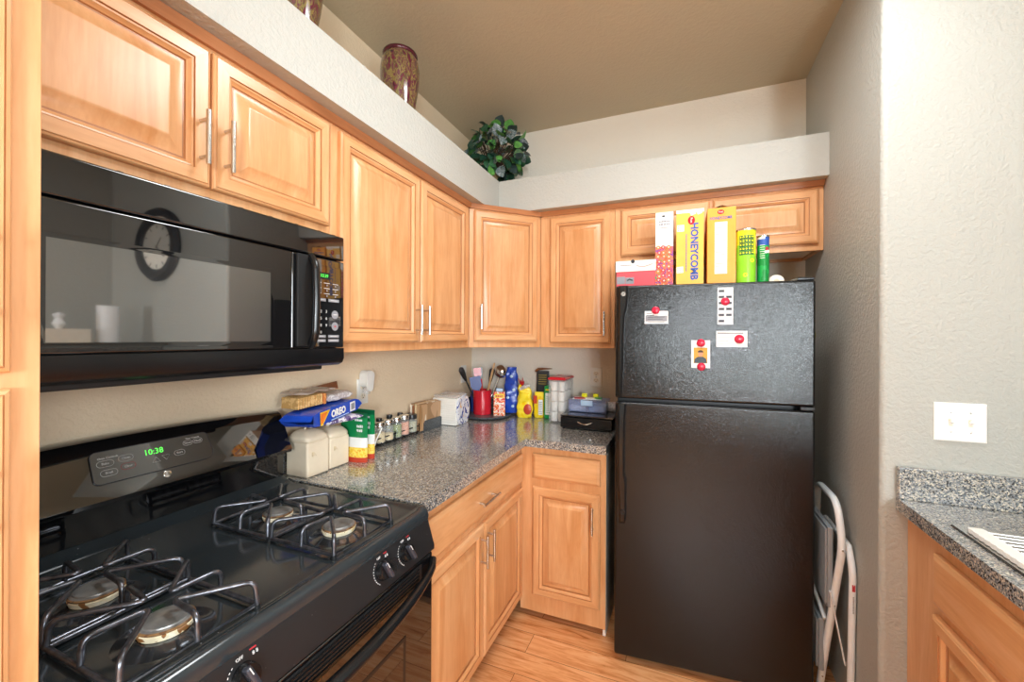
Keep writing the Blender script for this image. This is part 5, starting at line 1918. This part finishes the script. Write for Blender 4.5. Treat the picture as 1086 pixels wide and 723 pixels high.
b = MB()
T = standbag(b, 0.534, 2.500, ZK + 0.001, 0.066, 0.060, 0.160, 'yelbag', 0.85, 11, 5, 0.04)
b.box((0.002, -0.0345, 0.02), (0.030, -0.031, 0.115), 'paper', 0.001, 1, T=T)
for i in range(8):
    b.box((0.005, -0.0352, 0.028 + i * 0.010), (0.027, -0.0345, 0.031 + i * 0.010), 'print', T=T)
b.box((-0.030, -0.0345, 0.090), (-0.006, -0.031, 0.140), 'tomato', 0.001, 1, T=T)
tag(b.build('food_package', origin=(0.53, 2.508, ZK)), 'yellow food package with a white label, left of the green carton', 'package')
t = thing('coffee_pouch', (0.54, 2.550, ZK), 'charcoal pouch with gold lines and a brown clipped top behind the yellow package', 'pouch')
b = MB()
T = standbag(b, 0.540, 2.556, ZK + 0.001, 0.085, 0.026, 0.290, 'char', 0.98, 14, 4, 0.05)
for i in range(5):
    b.box((-0.026, -0.0150 + 0.006 * i / 5, 0.205 + i * 0.014), (0.026, -0.0135 + 0.007 * i / 5, 0.209 + i * 0.014), 'goldstripe', T=T)
b.build('pouch', t, sharp=60)
b = MB()
b.tube([T @ Vector((-0.050, -0.002, 0.285)), T @ Vector((-0.03, -0.004, 0.300)), T @ Vector((0.0, -0.004, 0.303)), T @ Vector((0.06, -0.004, 0.306))], 0.012, 'brown', 10, radii=[0.010, 0.015, 0.012, 0.003], flat=0.6)
b.build('clip', t)


# green carton
def grn(b):
    x0, x1, y0 = 0.577, 0.632, 2.462
    b.prism([(x0 + 0.010, 0.005), (x1 - 0.005, 0.005), (x1 - 0.005, 0.14), (x0 + 0.010, 0.14)], 0, 0.0008, 'paper', T=frame((0, y0, ZK + 0.022), (1, 0, 0), (0, 0, 1)))
    scribble(b, 0.036, 0.018, 1, 'yellow', at(x0 + 0.028, y0, ZK + 0.182), 7)
    for i in range(9):
        b.box((x0 + 0.014, y0 - 0.0013, ZK + 0.04 + i * 0.012), (x1 - 0.010, y0 - 0.0007, ZK + 0.0425 + i * 0.012), 'grnbox')


bx('carton', 0.577, 0.632, 2.462, 2.53, ZK, ZK + 0.205, 'grnbox', 'green carton with white label, left of the red-lidded container', 'carton', grn, bev=0.006)

# clear container with red lid
t = thing('storage_container', (0.70, 2.49, ZK), 'tall clear container with a red lid holding stacked white cups', 'container')
b = MB()
b.rings(0.102, 0.196, [(0.006, 0.0), (0.002, 0.004), (0.0, 0.256), (0.0025, 0.256), (0.006, 0.008)], 'clear', 'clear', frame((0.637, 2.365, ZK), (1, 0, 0), (0, 1, 0)), cap='clear')
b.build('container_body', t)
b = MB()
b.box((0.633, 2.361, ZK + 0.254), (0.743, 2.565, ZK + 0.268), 'red', 0.005, 3)
b.box((0.642, 2.370, ZK + 0.267), (0.734, 2.556, ZK + 0.271), 'red', 0.002, 1)
b.build('lid', t)
for i in range(2):
    for j in range(4):
        for k in range(3):
            b = MB()
            x, y, z = 0.665 + 0.0455 * i, 2.396 + 0.062 * k, ZK + 0.009 + 0.060 * j
            b.lathe([(0.0190, 0), (0.0218, 0.052), (0.0222, 0.055), (0, 0.056)], 'white', T=Matrix.Translation((x, y, z)), seg=18)
            tag(b.build('cup', origin=(x, y, z)), 'white cup inside the clear red-lidded container, ' + ('left' if i == 0 else 'right') + ' stack, ' +
                ('bottom', 'second', 'third', 'top')[j] + ' layer, ' + ('front', 'middle', 'back')[k] + ' row', 'cup', 'white cups in the clear container')

# black drawer organiser
t = thing('drawer_organizer', (0.89, 2.41, ZK), 'low black drawer box with a silver pull, beside the refrigerator', 'organizer')
b = MB()
b.box((0.746, 2.238, ZK + 0.070), (1.034, 2.535, ZK + 0.078), 'gloss', 0.002)
b.box((0.749, 2.244, ZK + 0.008), (0.754, 2.53, ZK + 0.070), 'blackm').box((1.024, 2.244, ZK + 0.008), (1.029, 2.53, ZK + 0.070), 'blackm')
b.box((0.749, 2.525, ZK + 0.008), (1.029, 2.53, ZK + 0.070), 'blackm').box((0.749, 2.244, ZK + 0.006), (1.029, 2.53, ZK + 0.010), 'blackm')
for x in (0.761, 1.015):
    for y in (2.256, 2.51):
        b.cyl((x, y, ZK), (x, y, ZK + 0.008), 0.007, 'black', 12)
b.build('case', t)
b = MB()
b.box((0.748, 2.234, ZK + 0.012), (1.028, 2.251, ZK + 0.066), 'black', 0.003)
dd = b.build('drawer', t)
b = MB()
b.box((0.862, 2.256, ZK + 0.052), (0.905, 2.2345, ZK + 0.060), 'steel')
b.tube([(0.848 + 0.075 * i / 10, 2.226 - 0.008 * math.sin(math.pi * i / 10), ZK + 0.046 - 0.010 * math.sin(math.pi * i / 10)) for i in range(11)], 0.003, 'chrome', 8)
b.tube([(0.848, 2.235, ZK + 0.046), (0.848, 2.226, ZK + 0.046)], 0.003, 'chrome', 8).tube([(0.923, 2.235, ZK + 0.046), (0.923, 2.226, ZK + 0.046)], 0.003, 'chrome', 8)
b.build('pull', dd)

ZD = ZK + 0.0785
t = thing('divided_tray', (0.87, 2.42, ZD), 'pale blue clear two-compartment box on the black drawer box', 'box')
b = MB()
b.rings(0.215, 0.135, [(0.005, 0.0), (0.0, 0.003), (0.0, 0.066), (0.003, 0.066), (0.007, 0.005)], 'bluetrans', 'bluetrans', frame((0.765, 2.345, ZD), (1, 0, 0), (0, 1, 0)), cap='bluetrans')
b.box((0.870, 2.352, ZD + 0.006), (0.875, 2.474, ZD + 0.058), 'bluep')
b.build('box_body', t)
b = MB()
b.box((0.762, 2.342, ZD + 0.0665), (0.983, 2.483, ZD + 0.0715), 'bluetrans', 0.002)
b.box((0.838, 2.3385, ZD + 0.040), (0.905, 2.3425, ZD + 0.070), 'cyan', 0.001)
b.build('latch_lid', t)
for x0, w, m_ in ((0.774, 0.088, 'paper'), (0.880, 0.088, 'cyan')):
    b = MB()
    b.box((x0, 2.358, ZD + 0.0065), (x0 + w, 2.465, ZD + 0.040), m_, 0.004)
    tag(b.build('card_stack', origin=(x0 + w / 2, 2.4, ZD + 0.006)), ('white' if m_ == 'paper' else 'pale blue') + ' stack of packets inside the ' + ('left' if m_ == 'paper' else 'right') + ' compartment of the blue box', 'packets', 'packets inside the blue box')
b = MB()
Tq = Matrix.Translation((0.865, 2.41, ZD + 0.0722)) @ Matrix.Rotation(R(6), 4, 'Z')
b.box((-0.085, -0.045, 0), (0.080, 0.05, 0.003), 'paper', T=Tq)
b.box((-0.08, -0.04, 0.003), (-0.02, 0.03, 0.006), 'redprint', T=Tq @ Matrix.Rotation(R(14), 4, 'Z'))
b.box((-0.01, -0.04, 0.003), (0.05, 0.02, 0.0055), 'palewhite', T=Tq)
b.box((0.04, -0.035, 0.003), (0.08, 0.03, 0.009), 'green', T=Tq)
tag(b.build('coupon_papers', origin=Tq.translation), 'small pile of colourful coupons on the pale blue box', 'papers')
for x, lab in ((0.838, 'yellow-green packet standing on the coupons, left one'), (0.905, 'yellow-green packet standing on the coupons, right one')):
    b = MB()
    b.box((x - 0.016, 2.432, ZD + 0.0755), (x + 0.016, 2.452, ZD + 0.0985), 'limey', 0.005, 2)
    tag(b.build('tea_packet', origin=(x, 2.44, ZD + 0.0755)), lab, 'packet', 'yellow-green packets on the coupons')
b = MB()
pillow(b, 1.010, 2.460, ZD + 0.026, 0.075, 0.10, 0.050, 80, 0, 'foil', seed=21, lump=0.22)
tag(b.build('plastic_wrap', origin=(1.01, 2.46, ZD)), 'crumpled clear plastic wrap between the blue box and refrigerator', 'wrap')


# ------------------------------------------------------------------ outlets, switch, plug-in
def plate(T, w, h, name, label, cat, kind):
    """T: lower-left on wall (x right, y up, z out)"""
    th = thing(name, T.translation, label, cat)
    b = MB()
    b.rings(w, h, [(0, 0.0005), (0, 0.003), (0.003, 0.005)], 'white', 'white', T, cap='white')
    b.build('plate', th)
    if kind == 'outlet':
        for cz in (h / 2 - 0.021, h / 2 + 0.021):
            b = MB()
            Tc = T @ Matrix.Translation((w / 2, cz, 0.0051))
            b.lathe([(0.0165, 0), (0.0165, 0.001), (0, 0.0012)], 'offwhite', T=Tc @ Matrix.Diagonal((1, 0.82, 1, 1)), seg=24)
            b.box((-0.007, -0.002, 0.001), (-0.0055, 0.007, 0.0018), 'dark', T=Tc).box((0.0055, -0.002, 0.001), (0.007, 0.007, 0.0018), 'dark', T=Tc)
            b.lathe([(0.0028, 0.001), (0.0028, 0.0018), (0, 0.0018)], 'dark', T=Tc @ Matrix.Translation((0, -0.008, 0)), seg=10, cap=False)
            b.build('socket', th)
        b = MB()
        b.lathe([(0.003, 0), (0.0025, 0.001), (0, 0.0012)], 'steel', T=T @ Matrix.Translation((w / 2, h / 2, 0.005)), seg=12, cap=False)
        b.build('screw', th)
    else:
        for cx in (w / 2 - 0.023, w / 2 + 0.023):
            b = MB()
            Tc = T @ Matrix.Translation((cx, h / 2, 0.005))
            b.rings(0.010, 0.024, [(0, 0), (0.0005, 0.001)], 'offwhite', 'offwhite', Tc @ Matrix.Translation((-0.005, -0.012, 0)), cap='offwhite', back=False)
            b.box((-0.0035, -0.006, 0.0), (0.0035, 0.004, 0.014), 'white', 0.001, 1, T=Tc @ Matrix.Rotation(R(-28), 4, 'X'))
            b.build('toggle', th)
            for dz in (-0.030, 0.030):
                b = MB()
                b.lathe([(0.003, 0), (0.0025, 0.001), (0, 0.0012)], 'steel', T=T @ Matrix.Translation((cx, h / 2 + dz, 0.005)), seg=12, cap=False)
                b.build('screw', th)
    return th


plate(FY(0.842, YB, 1.120), 0.071, 0.116, 'wall_outlet', 'white wall outlet on the back wall above the black drawer box', 'outlet', 'outlet')
plate(FX(0.0, 1.476, 1.110), 0.071, 0.116, 'wall_outlet', 'white wall outlet on the left wall behind the plug-in air freshener', 'outlet', 'outlet')
plate(FX(0.0, 2.435, 1.115), 0.071, 0.116, 'wall_outlet', 'white wall outlet on the left wall near the corner, behind the utensils', 'outlet', 'outlet')
plate(FY(2.102, YW, 1.108), 0.122, 0.118, 'light_switch', 'white double toggle light switch plate above the sink counter', 'switch', 'switch')

t = thing('air_freshener', (0.03, 1.50, 1.17), 'white plug-in air freshener in the left wall outlet', 'air freshener')
b = MB()
cy, cz = 1.508, 1.232
pl = arc(cy, cz + 0.012, 0.0225, 0, 180, 12) + arc(cy, cz - 0.020, 0.0225, 180, 360, 12)
b.prism(pl, 0.0075, 0.046, 'white', T=frame((0, 0, 0), (0, 1, 0), (0, 0, 1)))
b.build('housing', t, sharp=50)
b = MB()
pl = arc(cy, cz + 0.010, 0.0225, 0, 180, 14) + arc(cy - 0.002, cz - 0.044, 0.0165, 180, 360, 12)
b.prism(pl, 0.0465, 0.056, 'white', T=frame((0, 0, 0), (0, 1, 0), (0, 0, 1)))
b.build('front_cap', t, sharp=50)
b = MB()
b.lathe([(0.018, 0), (0.0195, 0.003), (0.0195, 0.026), (0.012, 0.034), (0, 0.034)], 'clear', T=Matrix.Translation((0.027, cy, 1.158)), seg=24)
b.build('refill_bottle', t)

# ------------------------------------------------------------------ vases and plant on the ledge
for (vx, vy, lab) in ((0.205, 1.512, 'marbled burgundy and gold vase at the middle of the left ledge'), (0.205, 0.975, 'marbled burgundy and gold vase cut off by the top of the picture')):
    t = thing('vase', (vx, vy, ZS + 0.0005), lab, 'vase', 'marbled vases on the ledge')
    b = MB()
    T = Matrix.Translation((vx, vy, ZS + 0.0005))
    b.lathe([(0.044, 0), (0.048, 0.004), (0.060, 0.07), (0.074, 0.15), (0.084, 0.225), (0.0855, 0.265), (0.081, 0.300), (0.074, 0.318), (0.070, 0.326)], 'vase', T=T, seg=48, cap=False)
    b.lathe([(0.044, 0), (0, 0.001)], 'vase', T=T, seg=48, cap=False)
    b.build('vase_body', t, sharp=60)
    b = MB()
    b.lathe([(0.070, 0.324), (0.075, 0.328), (0.0765, 0.335), (0.074, 0.341), (0.068, 0.342), (0.064, 0.335), (0.066, 0.30), (0.05, 0.1), (0, 0.02)], 'vrim', T=T, seg=48, cap=False)
    b.build('rim', t, sharp=60)

t = thing('artificial_plant', (0.27, 2.36, ZS + 0.0005), 'bushy artificial ivy plant in the corner of the ledge', 'plant')
PX, PY = 0.262, 2.345
b = MB()
b.lathe([(0.055, 0), (0.060, 0.004), (0.072, 0.085), (0.076, 0.092), (0.070, 0.092), (0.064, 0.075), (0, 0.072)], 'pot', T=Matrix.Translation((PX, PY, ZS + 0.0005)), seg=36, cap=False)
b.build('plant_pot', t)
rr = random.Random(11)
bl, bs = MB(), MB()
cen = Vector((0.325, 2.275, 2.535))


def leaf(b, p, d, up_, L, mat):
    d = d.normalized()
    s = d.cross(up_).normalized()
    n = s.cross(d)
    rows = [(0.0, 0.0, 0), (0.15, 0.30, 0.01), (0.35, 0.46, 0.02), (0.6, 0.44, 0.0), (0.82, 0.26, -0.05), (1.0, 0.0, -0.12)]
    vs = []
    for u, w, dz in rows:
        c = p + d * (L * u) + n * (L * dz)
        vs += [c - s * (L * w) + n * (L * w * 0.22), c - n * L * 0.02, c + s * (L * w) + n * (L * w * 0.22)]
    fs = []
    for i in range(len(rows) - 1):
        a = 3 * i
        fs += [[a, a + 1, a + 4, a + 3], [a + 1, a + 2, a + 5, a + 4]]
    b.add(vs, fs, mat)


for i in range(250):
    th_, ph = rr.uniform(0, 2 * math.pi), math.asin(rr.uniform(-0.95, 1))
    rad = rr.uniform(0.45, 1.0) ** 0.6
    dv = Vector((math.cos(th_) * math.cos(ph), math.sin(th_) * math.cos(ph), math.sin(ph)))
    p = cen + Vector((dv.x * 0.165 * rad, dv.y * 0.140 * rad, dv.z * 0.160 * rad))
    p.x, p.y = max(p.x, 0.06), min(p.y, YB - 0.06)
    inside = (p.x < SO + 0.02 or p.y > YB - SO - 0.02)
    if p.z < ZS + 0.03:
        p.z = ZS + 0.03 + rr.uniform(0, 0.03)
    d = dv + Vector((rr.uniform(-.6, .6), rr.uniform(-.6, .6), rr.uniform(-.9, .3)))
    m_ = rr.choice(['leaf1', 'leaf1', 'leaf2', 'leaf2', 'leaf3', 'leaf3', 'leaf4', 'leaf1', 'leaf5'])
    leaf(bl, p, d, dv + Vector((rr.uniform(-.4, .4), rr.uniform(-.4, .4), rr.uniform(-.2, .6))), rr.uniform(0.050, 0.072), m_)
    if i % 2 == 0:
        st = Vector((PX, PY, ZS + 0.07))
        md = st.lerp(p, 0.5) + Vector((0, 0, 0.03))
        bs.tube([st, md, p], 0.0016, 'stem', 5)
bl.build('foliage', t, sharp=80)
bs.build('stem', t, sharp=80)

# ------------------------------------------------------------------ folding step stool beside the refrigerator
t = thing('step_stool', (1.90, 2.0, 0), 'white folding step stool with grey ribbed treads between refrigerator and wall', 'step stool')
b = MB()
ya, yb_ = 1.875, 2.19
b.tube(fillet([(1.883, ya + 0.115, 0.012), (1.926, ya, 0.66), (1.921, ya + 0.045, 0.805), (1.921, yb_ - 0.03, 0.805), (1.926, yb_, 0.66), (1.883, yb_, 0.012)], 0.06, 7), 0.0125, 'ladw', 14)
for z, y in ((0.642, 1.880), (0.414, 1.920), (0.10, 1.976)):
    b.lathe([(0.004, 0), (0.003, 0.002), (0, 0.0025)], 'steel', T=frame((1.883 + (z / 0.66) * 0.043, y - 0.0122, z), (1, 0, 0), (0, 0, 1)), seg=12, cap=False)
b.build('front_frame', t, sharp=60)
b = MB()
b.tube(fillet([(1.9565, ya + 0.02, 0.012), (1.9565, ya, 0.575), (1.950, ya + 0.03, 0.655)], 0.05, 7), 0.0115, 'ladw', 14)
b.tube(fillet([(1.9565, yb_, 0.012), (1.9565, yb_, 0.575), (1.950, yb_ - 0.03, 0.655)], 0.05, 7), 0.0115, 'ladw', 14)
b.tube([(1.950, ya + 0.03, 0.655), (1.950, yb_ - 0.03, 0.655)], 0.009, 'ladw', 10)
b.build('rear_frame', t, sharp=60)


def tread(z0, z1, yA, yB, xx):
    b = MB()
    b.box((xx, yA, z0), (xx + 0.018, yB, z1), 'ladg', 0.004, 2)
    k = int((yB - yA) / 0.013)
    for i in range(k):
        y = yA + 0.008 + i * 0.013
        b.box((xx - 0.007, y, z0 + 0.01), (xx + 0.001, y + 0.006, z1 - 0.01), 'ladg', 0.001, 1)
    return b.build('tread', t)


tread(0.40, 0.705, 1.912, 2.165, 1.890)
tread(0.13, 0.335, 1.945, 2.165, 1.872)
b = MB()
b.tube([(1.895, 1.90, 0.47), (1.945, 1.91, 0.20)], 0.006, 'ladw', 10, flat=0.5)
b.tube([(1.875, 2.10, 0.43), (1.890, 1.94, 0.34)], 0.007, 'ladw', 10)
b.build('brace', t)
b = MB()
for z, y in ((0.012, 1.99), ):
    b.cyl((1.883, ya + 0.115, 0.001), (1.884, ya + 0.113, 0.025), 0.0145, 'blackm', 14)
    b.cyl((1.883, yb_, 0.001), (1.884, yb_, 0.025), 0.0145, 'blackm', 14)
    b.cyl((1.9565, ya + 0.02, 0.001), (1.9565, ya + 0.019, 0.025), 0.013, 'blackm', 14)
    b.cyl((1.9565, yb_, 0.001), (1.9565, yb_, 0.025), 0.013, 'blackm', 14)
b.build('rubber_foot', t)
b = MB()
b.box((1.952, 1.8655, 0.50), (1.961, 1.8675, 0.525), 'redprint')
scribble(b, 0.07, 0.006, 1, 'print', frame((1.9565, 1.8668, 0.45), (0, 0, -1), (1, 0, 0)), 8)
b.build('sticker', t)

# ------------------------------------------------------------------ things seen mirrored in the microwave door
t = thing('wall_clock', (2.66, YW, 2.06), 'round dark wall clock on the wall above the sink counter, mirrored in the microwave', 'clock')
b = MB()
Tc = frame((2.66, YW - 0.001, 2.03), (1, 0, 0), (0, 0, 1))
b.lathe([(0.235, 0), (0.24, 0.018), (0.22, 0.040), (0.175, 0.034), (0.158, 0.018)], 'blackm', T=Tc, seg=48, cap=True)
b.build('clock_rim', t)
b = MB()
b.lathe([(0.159, 0.019), (0, 0.020)], 'reflw', T=Tc, seg=48, cap=False)
for k in range(12):
    b.box((-0.003, 0.128, 0.0195), (0.003, 0.150, 0.0215), 'dark', T=Tc @ Matrix.Rotation(R(30 * k), 4, 'Z'))
b.build('clock_face', t)
for a, L_ in ((-318, 0.08), (-228, 0.12)):
    b = MB()
    b.box((-0.0025, -0.01, 0.0225), (0.0025, L_, 0.024), 'dark', T=Tc @ Matrix.Rotation(R(a), 4, 'Z'))
    b.build('clock_hand', t)
t = thing('tissue_box', (2.80, 1.25, 1.3405), 'tissue box with a raised tissue on the bar ledge, mirrored in the microwave', 'tissue box')
b = MB()
b.box((2.73, 1.13, 1.341), (2.86, 1.37, 1.46), 'offwhite', 0.003)
b.build('box', t)
b = MB()
b.lathe([(0.012, 0.0), (0.03, 0.03), (0.016, 0.06), (0.028, 0.085), (0.002, 0.10)], 'paper', T=Matrix.Translation((2.795, 1.25, 1.46)), seg=9, cap=False)
b.build('tissue', t)
b = MB()
b.lathe([(0.055, 0), (0.055, 0.27), (0.02, 0.27), (0.02, 0.0)], 'paper', T=Matrix.Translation((2.80, 1.48, 1.341)), seg=32, cap=False)
tag(b.build('paper_towel_roll', origin=(2.80, 1.48, 1.341)), 'white paper towel roll on the bar ledge beside the tissue box', 'paper towels')

# ceiling lamp of the kitchen
t = thing('ceiling_light', (1.45, 1.22, ZC), 'long white ceiling light fixture above the kitchen floor, out of the picture', 'lamp')
b = MB()
b.box((0.93, 1.02, 2.735), (1.955, 1.42, ZC - 0.001), 'winframe', 0.006)
b.build('housing', t)
b = MB()
b.box((0.96, 1.05, 2.722), (1.925, 1.39, 2.736), 'lampg', 0.006)
b.build('diffuser', t)


# unseen pendant lamp added behind the camera for fill light
t = thing('fill_pendant', (2.70, -2.20, ZC), 'unseen white pendant lamp added behind the camera as fill light', 'lamp')
b = MB()
b.cyl((2.70, -2.20, 1.72), (2.70, -2.20, ZC - 0.001), 0.006, 'steel', 10)
b.lathe([(0.06, 0), (0.06, -0.02), (0.01, -0.03)], 'steel', T=Matrix.Translation((2.70, -2.20, ZC - 0.001)), seg=24)
b.build('cord', t)
b = MB()
b.lathe([(0.09, 0.0), (0.06, 0.03), (0.01, 0.05)], 'steel', T=Matrix.Translation((2.70, -2.20, 1.68)), seg=24)
b.build('lamp_cap', t)
